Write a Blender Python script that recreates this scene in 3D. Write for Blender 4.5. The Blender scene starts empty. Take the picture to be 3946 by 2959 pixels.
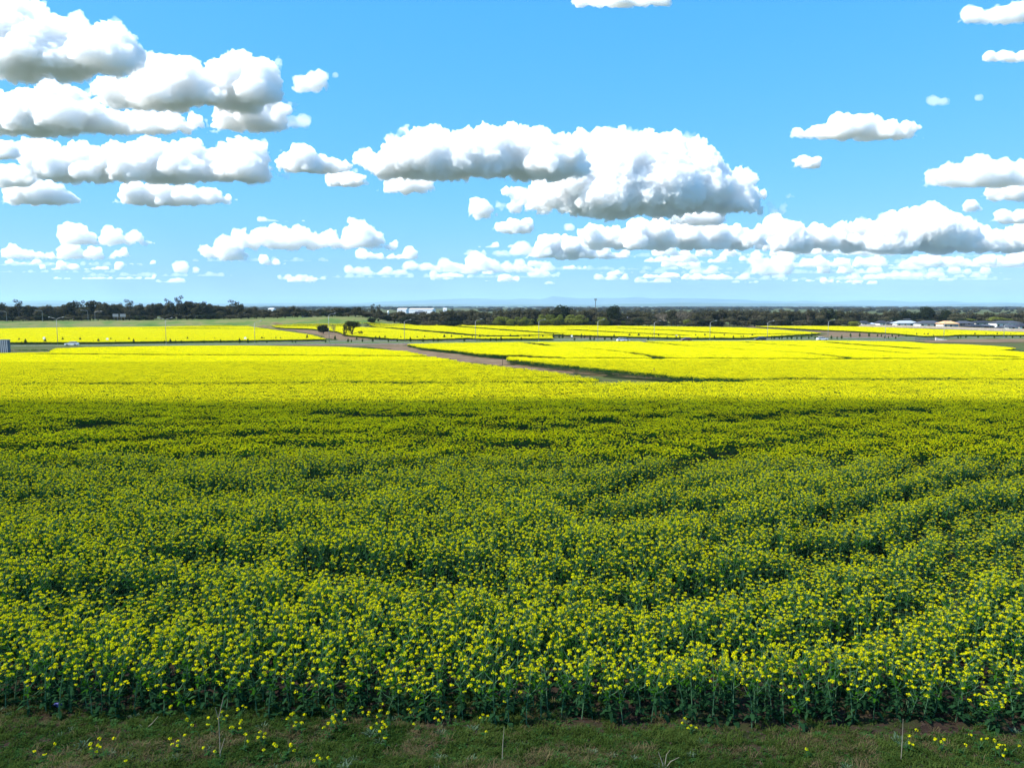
import bpy, math, random
import numpy as np
from mathutils import Vector, Matrix
from math import radians as R

sc = bpy.context.scene
COL = sc.collection
rnd = random.Random(7)
rng = np.random.default_rng(7)

# ------------------------------------------------------------------ camera, sky, sun, exposure
ZC = 14.5                     # camera height above the plain
F = 2965.0                    # focal length in photo pixels (3946 wide)
HORY = 1180.0
PITCH = math.atan((1479.5 - HORY) / F)
cam_d = bpy.data.cameras.new('camera')
cam = bpy.data.objects.new('camera', cam_d)
COL.objects.link(cam)
cam.location = (0, 0, ZC)
cam.rotation_euler = (math.pi / 2 - PITCH, 0, 0)
cam_d.sensor_width = 36
cam_d.lens = 36 * F / 3946
cam_d.clip_start = 0.1
cam_d.clip_end = 300000
sc.camera = cam

SUN_EL, SUN_AZ = R(48), R(-105)       # azimuth from +Y, clockwise seen from above
TO_SUN = Vector((math.cos(SUN_EL) * math.sin(SUN_AZ), math.cos(SUN_EL) * math.cos(SUN_AZ), math.sin(SUN_EL)))
world = bpy.data.worlds.new('World')
sc.world = world
world.use_nodes = True
wn, wl = world.node_tree.nodes, world.node_tree.links
wn.clear()
sky = wn.new('ShaderNodeTexSky')
sky.sky_type = 'NISHITA'
sky.sun_disc = False
sky.sun_elevation = SUN_EL
sky.sun_rotation = SUN_AZ
sky.altitude = 50
sky.air_density = 1.0
sky.dust_density = 0.3
sky.ozone_density = 3.0
# the camera's colour response to the sky, channel by channel
sep, com = wn.new('ShaderNodeSeparateColor'), wn.new('ShaderNodeCombineColor')
wl.new(sky.outputs[0], sep.inputs[0])
for ch, gain, power in (('Red', 0.335, 1.02), ('Green', 1.70, 0.40), ('Blue', 4.05, 0.15)):
    pw = wn.new('ShaderNodeMath'); pw.operation = 'POWER'; pw.inputs[1].default_value = power
    ml = wn.new('ShaderNodeMath'); ml.operation = 'MULTIPLY'; ml.inputs[1].default_value = gain
    wl.new(sep.outputs[ch], pw.inputs[0]); wl.new(pw.outputs[0], ml.inputs[0]); wl.new(ml.outputs[0], com.inputs[ch])
bg = wn.new('ShaderNodeBackground')
bg.inputs['Strength'].default_value = 0.085
wo = wn.new('ShaderNodeOutputWorld')
wl.new(com.outputs[0], bg.inputs[0])
wl.new(bg.outputs[0], wo.inputs[0])

sun_d = bpy.data.lights.new('sun', 'SUN')
sun_d.energy = 5.0
sun_d.angle = R(0.45)
sun_d.color = (1.0, 0.965, 0.91)
sun = bpy.data.objects.new('sun', sun_d)
COL.objects.link(sun)
sun.rotation_euler = TO_SUN.to_track_quat('Z', 'Y').to_euler()
sun.location = TO_SUN * 500

sc.view_settings.view_transform = 'Standard'
sc.view_settings.look = 'None'
sc.view_settings.gamma = 1
sc.view_settings.use_curve_mapping = False
sc.view_settings.exposure = 1.3
cy = sc.cycles
cy.max_bounces = 20
cy.diffuse_bounces = 4
cy.transmission_bounces = 4
cy.transparent_max_bounces = 24
cy.volume_bounces = 18
cy.sample_clamp_indirect = 6

# ------------------------------------------------------------------ helpers
def smooth(a, b, t):
    t = np.clip((t - a) / (b - a), 0, 1)
    return t * t * (3 - 2 * t)

_BK = np.array([(-2700, 3.0), (0 - 1973, 3.5), (700 - 1973, 4.6), (1000 - 1973, 5.5), (1250 - 1973, 6.8), (1380 - 1973, 6.9),
                (1460 - 1973, 5.0), (1540 - 1973, 1.8), (1610 - 1973, 0.0), (3000, 0)], float)

def terrain(x, y):
    x = np.asarray(x, float); y = np.asarray(y, float)
    z = np.where(y < 12, 8.3, np.interp(y, [12, 30, 60, 90, 130, 180, 240, 280, 310], [8.3, 7.85, 6.95, 6.0, 4.75, 3.15, 1.2, 0.25, 0.0]))
    ang = x / np.maximum(y, 1) * F
    bank = np.interp(ang, _BK[:, 0], _BK[:, 1])
    z = z + bank * smooth(506, 540, y) * (1 - smooth(900, 1300, y))
    z = z + 0.25 * np.sin(x * 0.021 + 1) * np.sin(y * 0.017) * smooth(60, 140, y) * (1 - smooth(240, 280, y))
    return z

CP, SP = math.cos(PITCH), math.sin(PITCH)
def ray(px, py):
    u, v = (px - 1973.0) / F, -(py - 1479.5) / F
    return (u, CP + v * SP, -SP + v * CP)

def at(px, py, h=0.0):
    """point where the photo pixel's line of sight meets the terrain raised by h"""
    dx, dy, dz = ray(px, py)
    t, st = 6.0, 1.0
    while t < 60000:
        if ZC + t * dz <= float(terrain(t * dx, t * dy)) + h:
            lo, hi = t - st, t
            for _ in range(22):
                m = (lo + hi) / 2
                if ZC + m * dz <= float(terrain(m * dx, m * dy)) + h: hi = m
                else: lo = m
            t = hi
            break
        st = max(0.5, t * 0.01)
        t += st
    return (t * dx, t * dy)

def atd(px, y):
    return (px - 1973.0) / F * y * 1.0 / (CP + 0 * SP) if False else (px - 1973.0) / F * y

def zpix(py, y):
    """height of photo row py at depth y"""
    dx, dy, dz = ray(1973, py)
    return ZC + dz / dy * y

def tag(o, label=None, cat=None, group=None, kind=None):
    if label: o['label'] = label
    if cat: o['category'] = cat
    if group: o['group'] = group
    if kind: o['kind'] = kind
    return o

ORD = lambda n: '%d%s' % (n, 'th' if 10 <= n % 100 <= 20 else {1: 'st', 2: 'nd', 3: 'rd'}.get(n % 10, 'th'))

class MB:
    def __init__(s): s.v = []; s.f = []; s.m = []; s.n = 0
    def add(s, vs, fs, mi=0):
        o = s.n
        s.v.extend([tuple(p) for p in vs]); s.n += len(vs)
        for f in fs: s.f.append(tuple(i + o for i in f)); s.m.append(mi)
    def box(s, x0, y0, z0, x1, y1, z1, mi=0):
        s.add([(x0,y0,z0),(x1,y0,z0),(x1,y1,z0),(x0,y1,z0),(x0,y0,z1),(x1,y0,z1),(x1,y1,z1),(x0,y1,z1)],
              [(0,3,2,1),(4,5,6,7),(0,1,5,4),(1,2,6,5),(2,3,7,6),(3,0,4,7)], mi)
    def tube(s, pts, rads, seg=6, mi=0, cap=True):
        rings = []
        for i, p in enumerate(pts):
            a = Vector(pts[max(i-1, 0)]); b = Vector(pts[min(i+1, len(pts)-1)])
            d = (b - a).normalized() if (b - a).length > 0 else Vector((0,0,1))
            ref = Vector((0,0,1)) if abs(d.z) < 0.9 else Vector((1,0,0))
            u = d.cross(ref).normalized(); w = d.cross(u)
            rings.append([tuple(Vector(p) + (u*math.cos(k*2*math.pi/seg) + w*math.sin(k*2*math.pi/seg))*rads[i]) for k in range(seg)])
        vs = [p for r in rings for p in r]; fs = []
        for i in range(len(pts)-1):
            for k in range(seg):
                fs.append((i*seg+k, i*seg+(k+1)%seg, (i+1)*seg+(k+1)%seg, (i+1)*seg+k))
        if cap:
            fs.append(tuple(range(seg-1, -1, -1))); fs.append(tuple((len(pts)-1)*seg+k for k in range(seg)))
        s.add(vs, fs, mi)
    def mesh(s, name, mats):
        me = bpy.data.meshes.new(name)
        me.from_pydata(s.v, [], s.f)
        for m in mats: me.materials.append(m)
        if len(mats) > 1: me.polygons.foreach_set('material_index', s.m)
        me.update()
        return me
    def build(s, name, mats, parent=None, shade=False):
        if not isinstance(mats, (list, tuple)): mats = [mats]
        me = s.mesh(name, mats)
        if shade: me.polygons.foreach_set('use_smooth', [True]*len(me.polygons))
        return link(name, me, parent)

def link(name, me, parent=None, loc=None):
    o = bpy.data.objects.new(name, me)
    COL.objects.link(o)
    if parent: o.parent = parent
    if loc: o.location = loc
    return o

def empty(name, loc, rz=0, scale=None):
    o = bpy.data.objects.new(name, None)
    COL.objects.link(o)
    o.empty_display_size = 0.5
    o.location = loc; o.rotation_euler = (0, 0, rz)
    if scale: o.scale = scale
    return o

def fast_mesh(name, verts, faces, mats, mi=None, shade=False):
    """verts (n,3), faces (m,k) arrays"""
    me = bpy.data.meshes.new(name)
    verts = np.asarray(verts, np.float32); faces = np.asarray(faces, np.int32)
    k = faces.shape[1]
    me.vertices.add(len(verts)); me.vertices.foreach_set('co', verts.ravel())
    me.loops.add(faces.size); me.loops.foreach_set('vertex_index', faces.ravel())
    me.polygons.add(len(faces))
    me.polygons.foreach_set('loop_start', np.arange(0, faces.size, k, dtype=np.int32))
    for m in mats: me.materials.append(m)
    if mi is not None: me.polygons.foreach_set('material_index', np.asarray(mi, np.int32))
    if shade: me.polygons.foreach_set('use_smooth', np.ones(len(faces), bool))
    me.update(calc_edges=True); me.validate()
    return me

def copy_tree(o, parent=None):
    c = o.copy(); COL.objects.link(c); c.parent = parent
    for ch in [q for q in o.children]: copy_tree(ch, c)
    return c

# ------------------------------------------------------------------ materials
def lin(r, g, b):
    f = lambda c: (c/12.92 if c <= 0.04045 else ((c+0.055)/1.055)**2.4)
    return (f(r/255), f(g/255), f(b/255), 1)

def mat(name, col, rough=0.8, metal=0.0, var=0.15, scale=3.0, spec=0.3, bump=0.0, col2=None, detail=6):
    m = bpy.data.materials.new(name); m.use_nodes = True
    nt = m.node_tree; n, l = nt.nodes, nt.links
    p = n['Principled BSDF']
    p.inputs['Roughness'].default_value = rough; p.inputs['Metallic'].default_value = metal
    p.inputs['Specular IOR Level'].default_value = spec
    tc = n.new('ShaderNodeTexCoord'); no = n.new('ShaderNodeTexNoise')
    no.inputs['Scale'].default_value = scale; no.inputs['Detail'].default_value = detail
    l.new(tc.outputs['Object'], no.inputs['Vector'])
    cr = n.new('ShaderNodeValToRGB')
    a = [c*(1-var) for c in col[:3]] + [1]; b = list(col2) if col2 else [min(1, c*(1+var)) for c in col[:3]] + [1]
    cr.color_ramp.elements[0].position = 0.35; cr.color_ramp.elements[0].color = a
    cr.color_ramp.elements[1].position = 0.65; cr.color_ramp.elements[1].color = b
    l.new(no.outputs['Fac'], cr.inputs[0]); l.new(cr.outputs[0], p.inputs['Base Color'])
    if bump:
        bm = n.new('ShaderNodeBump'); bm.inputs['Strength'].default_value = bump; bm.inputs['Distance'].default_value = 0.05
        l.new(no.outputs['Fac'], bm.inputs['Height']); l.new(bm.outputs[0], p.inputs['Normal'])
    return m

def leaf_mat(name, col, col2, transl=0.35, noise_scale=0.0):
    """thin two-sided plant tissue; the tint varies from copy to copy"""
    m = bpy.data.materials.new(name); m.use_nodes = True
    nt = m.node_tree; n, l = nt.nodes, nt.links
    n.clear()
    out = n.new('ShaderNodeOutputMaterial')
    mixs = n.new('ShaderNodeMixShader'); mixs.inputs[0].default_value = transl
    d = n.new('ShaderNodeBsdfDiffuse'); t = n.new('ShaderNodeBsdfTranslucent')
    cr = n.new('ShaderNodeMix'); cr.data_type = 'RGBA'
    cr.inputs['A'].default_value = (*col[:3], 1); cr.inputs['B'].default_value = (*col2[:3], 1)
    geo = n.new('ShaderNodeNewGeometry'); oi = n.new('ShaderNodeObjectInfo')
    if noise_scale:
        no = n.new('ShaderNodeTexNoise'); no.inputs['Scale'].default_value = noise_scale
        no.inputs['Detail'].default_value = 5
        l.new(geo.outputs['Position'], no.inputs['Vector'])
        mr = n.new('ShaderNodeMapRange'); mr.inputs[1].default_value = 0.35; mr.inputs[2].default_value = 0.65
        l.new(no.outputs['Fac'], mr.inputs[0]); src = mr.outputs[0]
    else:
        src = oi.outputs['Random']
    ad = n.new('ShaderNodeMath'); ad.operation = 'MULTIPLY_ADD'; ad.inputs[1].default_value = 0.5
    ml = n.new('ShaderNodeMath'); ml.operation = 'MULTIPLY'; ml.inputs[1].default_value = 0.5
    l.new(geo.outputs['Random Per Island'], ml.inputs[0]); l.new(src, ad.inputs[0]); l.new(ml.outputs[0], ad.inputs[2])
    l.new(ad.outputs[0], cr.inputs['Factor'])
    l.new(cr.outputs['Result'], d.inputs[0]); l.new(cr.outputs['Result'], t.inputs[0])
    l.new(d.outputs[0], mixs.inputs[1]); l.new(t.outputs[0], mixs.inputs[2]); l.new(mixs.outputs[0], out.inputs[0])
    return m

PETAL = leaf_mat('petal_yellow', (0.86, 0.72, 0.004), (0.95, 0.86, 0.008), 0.48)
BUD = leaf_mat('bud_green', (0.26, 0.38, 0.015), (0.50, 0.56, 0.02), 0.35)
STEM = leaf_mat('stem_glaucous', (0.045, 0.11, 0.05), (0.13, 0.24, 0.12), 0.1)
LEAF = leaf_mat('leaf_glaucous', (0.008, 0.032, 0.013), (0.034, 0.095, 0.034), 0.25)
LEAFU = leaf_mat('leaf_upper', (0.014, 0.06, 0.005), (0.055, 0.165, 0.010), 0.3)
GRASSB = leaf_mat('grass_blade', (0.018, 0.05, 0.008), (0.10, 0.14, 0.03), 0.3, 0.8)
DRY = leaf_mat('dry_grass', (0.07, 0.055, 0.025), (0.20, 0.155, 0.075), 0.2, 1.2)
WEED = leaf_mat('weed_leaf', (0.018, 0.065, 0.015), (0.06, 0.14, 0.035), 0.3, 1.0)
PALE = leaf_mat('pale_weed', (0.08, 0.14, 0.08), (0.16, 0.22, 0.13), 0.3, 1.0)
GUM = leaf_mat('gum_leaf', (0.018, 0.022, 0.011), (0.085, 0.078, 0.045), 0.15)
DARKLEAF = leaf_mat('dark_leaf', (0.010, 0.015, 0.009), (0.022, 0.030, 0.014), 0.15)
WILLOW = leaf_mat('willow_leaf', (0.075, 0.10, 0.018), (0.15, 0.165, 0.03), 0.3)
GREYTWIG = leaf_mat('grey_twig', (0.10, 0.085, 0.065), (0.15, 0.13, 0.10), 0.1)
SAPL = leaf_mat('sapling_leaf', (0.018, 0.045, 0.014), (0.035, 0.07, 0.02), 0.2)
CROPGREEN = leaf_mat('low_green_weed', (0.025, 0.07, 0.012), (0.06, 0.12, 0.02), 0.3, 0.1)
BARK = mat('bark', (0.06, 0.045, 0.035), 0.9, scale=8, var=0.4)
PALEBARK = mat('pale_bark', (0.22, 0.19, 0.15), 0.9, scale=8, var=0.4)
GALV = mat('galvanised_steel', (0.20, 0.22, 0.23), 0.6, 0.2, scale=2)
WHITEP = mat('white_paint', (0.78, 0.78, 0.76), 0.4, scale=2, var=0.05)
GLASS = mat('dark_glass', (0.02, 0.025, 0.03), 0.08, 0, spec=0.8, var=0.1)
TYRE = mat('tyre_rubber', (0.02, 0.02, 0.02), 0.8)
ASPH = mat('asphalt', (0.055, 0.055, 0.055), 0.9, scale=0.6, var=0.3, bump=0.2)
GRAVEL = mat('gravel_shoulder', (0.15, 0.12, 0.085), 0.95, scale=0.5, var=0.3, bump=0.3)

def ground_mat():
    m = bpy.data.materials.new('ground_soil_grass'); m.use_nodes = True
    nt = m.node_tree; n, l = nt.nodes, nt.links
    p = n['Principled BSDF']; p.inputs['Roughness'].default_value = 0.95; p.inputs['Specular IOR Level'].default_value = 0.1
    geo = n.new('ShaderNodeNewGeometry')
    def noise(s, d=8):
        q = n.new('ShaderNodeTexNoise'); q.inputs['Scale'].default_value = s; q.inputs['Detail'].default_value = d
        q.inputs['Roughness'].default_value = 0.6
        l.new(geo.outputs['Position'], q.inputs['Vector']); return q
    a, b, c = noise(0.02), noise(0.35), noise(6)
    r1 = n.new('ShaderNodeValToRGB')
    e = r1.color_ramp.elements
    e[0].position = 0.38; e[0].color = (0.085, 0.06, 0.032, 1); e[1].position = 0.62; e[1].color = (0.035, 0.07, 0.014, 1)
    q = r1.color_ramp.elements.new(0.5); q.color = (0.065, 0.075, 0.022, 1)
    add = n.new('ShaderNodeMix'); add.data_type = 'FLOAT'; add.inputs[0].default_value = 0.45
    l.new(a.outputs['Fac'], add.inputs['A']); l.new(b.outputs['Fac'], add.inputs['B'])
    l.new(add.outputs['Result'], r1.inputs[0])
    mul = n.new('ShaderNodeMix'); mul.data_type = 'RGBA'; mul.blend_type = 'MULTIPLY'; mul.inputs[0].default_value = 0.6
    r2 = n.new('ShaderNodeValToRGB'); r2.color_ramp.elements[0].position = 0.3; r2.color_ramp.elements[0].color = (0.5, 0.5, 0.5, 1)
    r2.color_ramp.elements[1].position = 0.7
    l.new(c.outputs['Fac'], r2.inputs[0]); l.new(r1.outputs[0], mul.inputs['A']); l.new(r2.outputs[0], mul.inputs['B'])
    l.new(mul.outputs['Result'], p.inputs['Base Color'])
    bm = n.new('ShaderNodeBump'); bm.inputs['Strength'].default_value = 0.6; bm.inputs['Distance'].default_value = 0.08
    l.new(c.outputs['Fac'], bm.inputs['Height']); l.new(bm.outputs[0], p.inputs['Normal'])
    return m

# ------------------------------------------------------------------ ground
def axis(*segs):
    out = []
    for a, b, s in segs: out += list(np.arange(a, b, s))
    return out
ys = axis((8, 14, 1), (14, 320, 4), (320, 500, 10), (500, 560, 2.5), (560, 640, 8)) + list(np.geomspace(640, 41000, 50))
ys = [-1500, -400, -80, 0] + ys
xp = axis((0, 420, 6)) + list(np.geomspace(420, 44000, 40))
xs = [-v for v in xp[::-1][:-1]] + xp
X, Y = np.meshgrid(xs, ys)
Z = terrain(X, Y)
V = np.stack([X.ravel(), Y.ravel(), Z.ravel()], 1)
nx, ny = len(xs), len(ys)
i = np.arange(nx*ny).reshape(ny, nx)
FC = np.stack([i[:-1, :-1].ravel(), i[:-1, 1:].ravel(), i[1:, 1:].ravel(), i[1:, :-1].ravel()], 1)
ground = link('ground', fast_mesh('ground', V, FC, [ground_mat()], shade=True))
tag(ground, kind='structure')

def ribbon(name, pts, widths, m, h=0.03, kind='structure', step=3.0, wob=0.4):
    """a strip lying on the terrain along pts, resampled, with uneven edges"""
    P = np.array(pts, float); W = np.array(widths, float) * np.ones(len(P))
    seg = np.r_[0, np.cumsum(np.hypot(*np.diff(P, axis=0).T))]
    s = np.arange(0, seg[-1], step)
    px_, py_, w = np.interp(s, seg, P[:, 0]), np.interp(s, seg, P[:, 1]), np.interp(s, seg, W)
    tx, ty = np.gradient(px_), np.gradient(py_); L = np.hypot(tx, ty); nx_, ny_ = -ty/L, tx/L
    K = 5; V = []
    ea = np.convolve(rng.normal(0, wob, len(s)+4), np.ones(5)/5, 'valid'); eb = np.convolve(rng.normal(0, wob, len(s)+4), np.ones(5)/5, 'valid')
    for k in range(K):
        t = k/(K-1)
        off = -(w/2 + ea) * (1-t) + (w/2 + eb) * t
        x, y = px_ + nx_*off, py_ + ny_*off
        V.append(np.stack([x, y, terrain(x, y) + h], 1))
    V = np.stack(V, 1).reshape(-1, 3)
    i = np.arange(len(s)*K).reshape(len(s), K)
    FC = np.stack([i[:-1, :-1].ravel(), i[1:, :-1].ravel(), i[1:, 1:].ravel(), i[:-1, 1:].ravel()], 1)
    FC = FC[:, ::-1]
    o = link(name, fast_mesh(name, V, FC, [m], shade=True))
    return tag(o, kind=kind)

def in_poly(x, y, poly):
    P = np.array(poly); n = len(P); r = np.zeros(len(x), bool)
    for a in range(n):
        x0, y0 = P[a]; x1, y1 = P[(a+1) % n]
        c = ((y0 > y) != (y1 > y))
        xi = x0 + (y - y0) * (x1 - x0) / ((y1 - y0) if y1 != y0 else 1e-9)
        r ^= c & (x < xi)
    return r

def seg_dist(x, y, pts):
    d = np.full(len(x), 1e9); P = np.array(pts)
    for a in range(len(P)-1):
        ax, ay = P[a]; bx, by = P[a+1]
        L2 = (bx-ax)**2 + (by-ay)**2 + 1e-9
        t = np.clip(((x-ax)*(bx-ax) + (y-ay)*(by-ay)) / L2, 0, 1)
        d = np.minimum(d, np.hypot(x - ax - t*(bx-ax), y - ay - t*(by-ay)))
    return d

def patch(name, poly, m, h=0.02, step=6.0):
    P = np.array(poly); x0, y0 = P.min(0); x1, y1 = P.max(0)
    gx, gy = np.arange(x0-step, x1+2*step, step), np.arange(y0-step, y1+2*step, step/1.5)
    X, Y = np.meshgrid(gx, gy); X = X + rng.normal(0, step*.18, X.shape); Y = Y + rng.normal(0, step*.12, Y.shape)
    i = np.arange(X.size).reshape(X.shape)
    FC = np.stack([i[:-1, :-1].ravel(), i[:-1, 1:].ravel(), i[1:, 1:].ravel(), i[1:, :-1].ravel()], 1)
    cx = X.ravel()[FC].mean(1); cy_ = Y.ravel()[FC].mean(1)
    FC = FC[in_poly(cx, cy_, poly)]
    V = np.stack([X.ravel(), Y.ravel(), terrain(X, Y).ravel() + h], 1)
    return tag(link(name, fast_mesh(name, V, FC, [m], shade=True)), kind='structure')

def world_mat(name, stops, scale, rough=0.95, bump=0.4, detail=8, stretch=(1, 1, 1)):
    m = bpy.data.materials.new(name); m.use_nodes = True
    n, l = m.node_tree.nodes, m.node_tree.links
    p = n['Principled BSDF']; p.inputs['Roughness'].default_value = rough; p.inputs['Specular IOR Level'].default_value = 0.1
    geo = n.new('ShaderNodeNewGeometry'); mp = n.new('ShaderNodeMapping'); mp.inputs['Scale'].default_value = stretch
    no = n.new('ShaderNodeTexNoise'); no.inputs['Scale'].default_value = scale; no.inputs['Detail'].default_value = detail
    no.inputs['Roughness'].default_value = 0.65
    l.new(geo.outputs['Position'], mp.inputs[0]); l.new(mp.outputs[0], no.inputs['Vector'])
    cr = n.new('ShaderNodeValToRGB'); el = cr.color_ramp.elements
    el[0].position, el[0].color = stops[0][0], (*stops[0][1], 1); el[1].position, el[1].color = stops[-1][0], (*stops[-1][1], 1)
    for pos, c in stops[1:-1]:
        q = el.new(pos); q.color = (*c, 1)
    l.new(no.outputs['Fac'], cr.inputs[0]); l.new(cr.outputs[0], p.inputs['Base Color'])
    bm = n.new('ShaderNodeBump'); bm.inputs['Strength'].default_value = bump; bm.inputs['Distance'].default_value = 0.1
    l.new(no.outputs['Fac'], bm.inputs['Height']); l.new(bm.outputs[0], p.inputs['Normal'])
    return m

TRACKM = world_mat('track_soil', [(0.3, (0.055, 0.035, 0.018)), (0.45, (0.10, 0.066, 0.038)), (0.56, (0.15, 0.105, 0.065)), (0.64, (0.09, 0.068, 0.035)), (0.75, (0.06, 0.08, 0.022))], 0.22)
SOILM = world_mat('bare_soil', [(0.3, (0.075, 0.05, 0.03)), (0.55, (0.13, 0.09, 0.055)), (0.72, (0.07, 0.09, 0.028))], 0.06)
BANKM = world_mat('bank_grass', [(0.3, (0.035, 0.08, 0.015)), (0.45, (0.07, 0.11, 0.025)), (0.56, (0.12, 0.12, 0.045)), (0.7, (0.045, 0.09, 0.018))], 0.06)
GREENM = world_mat('verge_green', [(0.3, (0.03, 0.07, 0.014)), (0.55, (0.07, 0.10, 0.03)), (0.72, (0.12, 0.11, 0.06))], 0.12)
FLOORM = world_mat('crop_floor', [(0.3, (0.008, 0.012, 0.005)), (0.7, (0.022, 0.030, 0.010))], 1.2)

# ------------------------------------------------------------------ roads, tracks, bare ground
road_y = lambda px, off=0: atd(px, 0)
def on_road(px, dy=0.0):
    y = float(np.interp(px, [-600, 0, 223, 641, 983, 1269, 1559, 1832, 2076, 2303, 2520, 2735, 2956, 3189, 3410, 3635, 3866, 4500],
                        [276, 286, 290, 296, 301, 306, 311, 318, 323, 328, 331, 335, 336, 338, 342, 347, 352, 362])) + dy
    return ((px - 1973) / F * y, y)
near_lane = [on_road(p, -13) for p in range(-600, 4600, 150)]
far_lane = [on_road(p, 12) for p in range(-600, 4600, 150)]
ribbon('road', near_lane, 6.5, ASPH, 0.08, wob=0.02)
ribbon('road', far_lane, 6.5, ASPH, 0.08, wob=0.02)
ribbon('shoulder', [on_road(p, -13) for p in range(-600, 4600, 150)], 8.6, GRAVEL, 0.04, wob=0.8)
ribbon('shoulder', [on_road(p, 12) for p in range(-600, 4600, 150)], 8.6, GRAVEL, 0.04, wob=0.8)
ribbon('median', [on_road(p, 0) for p in range(-600, 4600, 150)], 44, GREENM, 0.02, wob=0.3)
WLINE = mat('line_paint', (0.7, 0.7, 0.68), 0.6)
for nm, off in (('lane_marking', -15.9), ('lane_marking', -10.1), ('lane_marking', 9.1), ('lane_marking', 14.9)):
    ribbon(nm, [on_road(p, off) for p in range(-600, 4600, 150)], 0.14, WLINE, 0.10, wob=0)

trk = [at(*q) for q in [(2862, 1466), (2700, 1465), (2560, 1460), (2400, 1449), (2230, 1434), (2080, 1417), (1950, 1401), (1850, 1389), (1740, 1372), (1640, 1356), (1560, 1343), (1500, 1334)]]
ribbon('dirt_track', trk, [2.5, 4, 6, 7, 7, 7.5, 8, 10, 12, 14, 17, 20], TRACKM, 0.05, wob=1.6)
trk2 = [at(*q) for q in [(1420, 1310), (1350, 1300), (1280, 1288), (1200, 1277), (1120, 1268), (1050, 1258), (1010, 1252)]]
ribbon('dirt_track', trk2, [26, 22, 16, 14, 14, 15, 14], TRACKM, 0.05, wob=2.0)
patch('verge', [on_road(1330, -30), on_road(1560, -34), on_road(1640, -22), on_road(1500, -8), on_road(1200, -9), on_road(1000, -14)], TRACKM, 0.03)
patch('bare_soil', [at(*q) for q in [(2830, 1256), (3000, 1257), (3246, 1268), (3420, 1278), (3500, 1290), (3440, 1303), (3250, 1301), (3160, 1298), (3180, 1285), (3100, 1273), (2950, 1266)]], SOILM, 0.03)
patch('bare_soil', [at(*q) for q in [(3480, 1312), (3700, 1308), (3980, 1306), (4200, 1310), (4200, 1322), (3946, 1320), (3750, 1321), (3600, 1322)]], SOILM, 0.12)
patch('bare_soil', [at(*q) for q in [(2140, 1290), (2330, 1296), (2540, 1301), (2700, 1303), (2650, 1306), (2300, 1303), (2180, 1300)]], SOILM, 0.03)
patch('grass_bank', [(-520, 500), (-380, 502), (-200, 503), (-90, 505), (-58, 512), (-62, 545), (-62, 600), (-120, 640), (-600, 640)], BANKM, 0.05, 5)

# ------------------------------------------------------------------ canola crop
H0 = 1.05
def leafquad(mb, p, d, L, w, droop, mi):
    """a bent leaf of two quads from p along direction d"""
    d = Vector(d); s = Vector((-d.y, d.x, 0)).normalized() * w * 0.5
    a = Vector(p); b = a + d * L * 0.5; c = a + d * L + Vector((0, 0, -droop * L))
    mb.add([a - s*.25, a + s*.25, b + s, b - s, c + s*.35, c - s*.35], [(0, 1, 2, 3), (3, 2, 4, 5)], mi)

def head(mb, c, r, npet, rs, size, mi_p, mi_b, buds=True):
    c = Vector(c)
    for k in range(npet):
        th = k * 2.39996 + rs.random(); ph = math.acos(1 - 1.25 * (k + 0.5) / npet)
        n = Vector((math.sin(ph)*math.cos(th), math.sin(ph)*math.sin(th), math.cos(ph)))
        q = c + Vector((n.x*r, n.y*r, n.z*r*0.75)) + Vector((rs.gauss(0, r*.15), rs.gauss(0, r*.15), rs.gauss(0, r*.2)))
        nn = (n + Vector((rs.gauss(0, .35), rs.gauss(0, .35), rs.gauss(0, .25)))).normalized()
        u = nn.orthogonal().normalized(); a = rs.random()*6.28
        w = nn.cross(u); e = (u*math.cos(a) + w*math.sin(a)) * size; g = (w*math.cos(a) - u*math.sin(a)) * size
        mb.add([q - e, q - g*.8 - nn*size*.1, q + e, q + g*.8 - nn*size*.1], [(0, 1, 2, 3)], mi_b if rs.random() < .26 else mi_p)
    if buds:
        b = c + Vector((0, 0, r*.55)); s = r*.42
        mb.add([b+Vector((s,0,0)), b+Vector((-s*.5,s*.87,0)), b+Vector((-s*.5,-s*.87,0)), b+Vector((0,0,s*1.1))], [(0,1,3),(1,2,3),(2,0,3)], mi_b)

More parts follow.
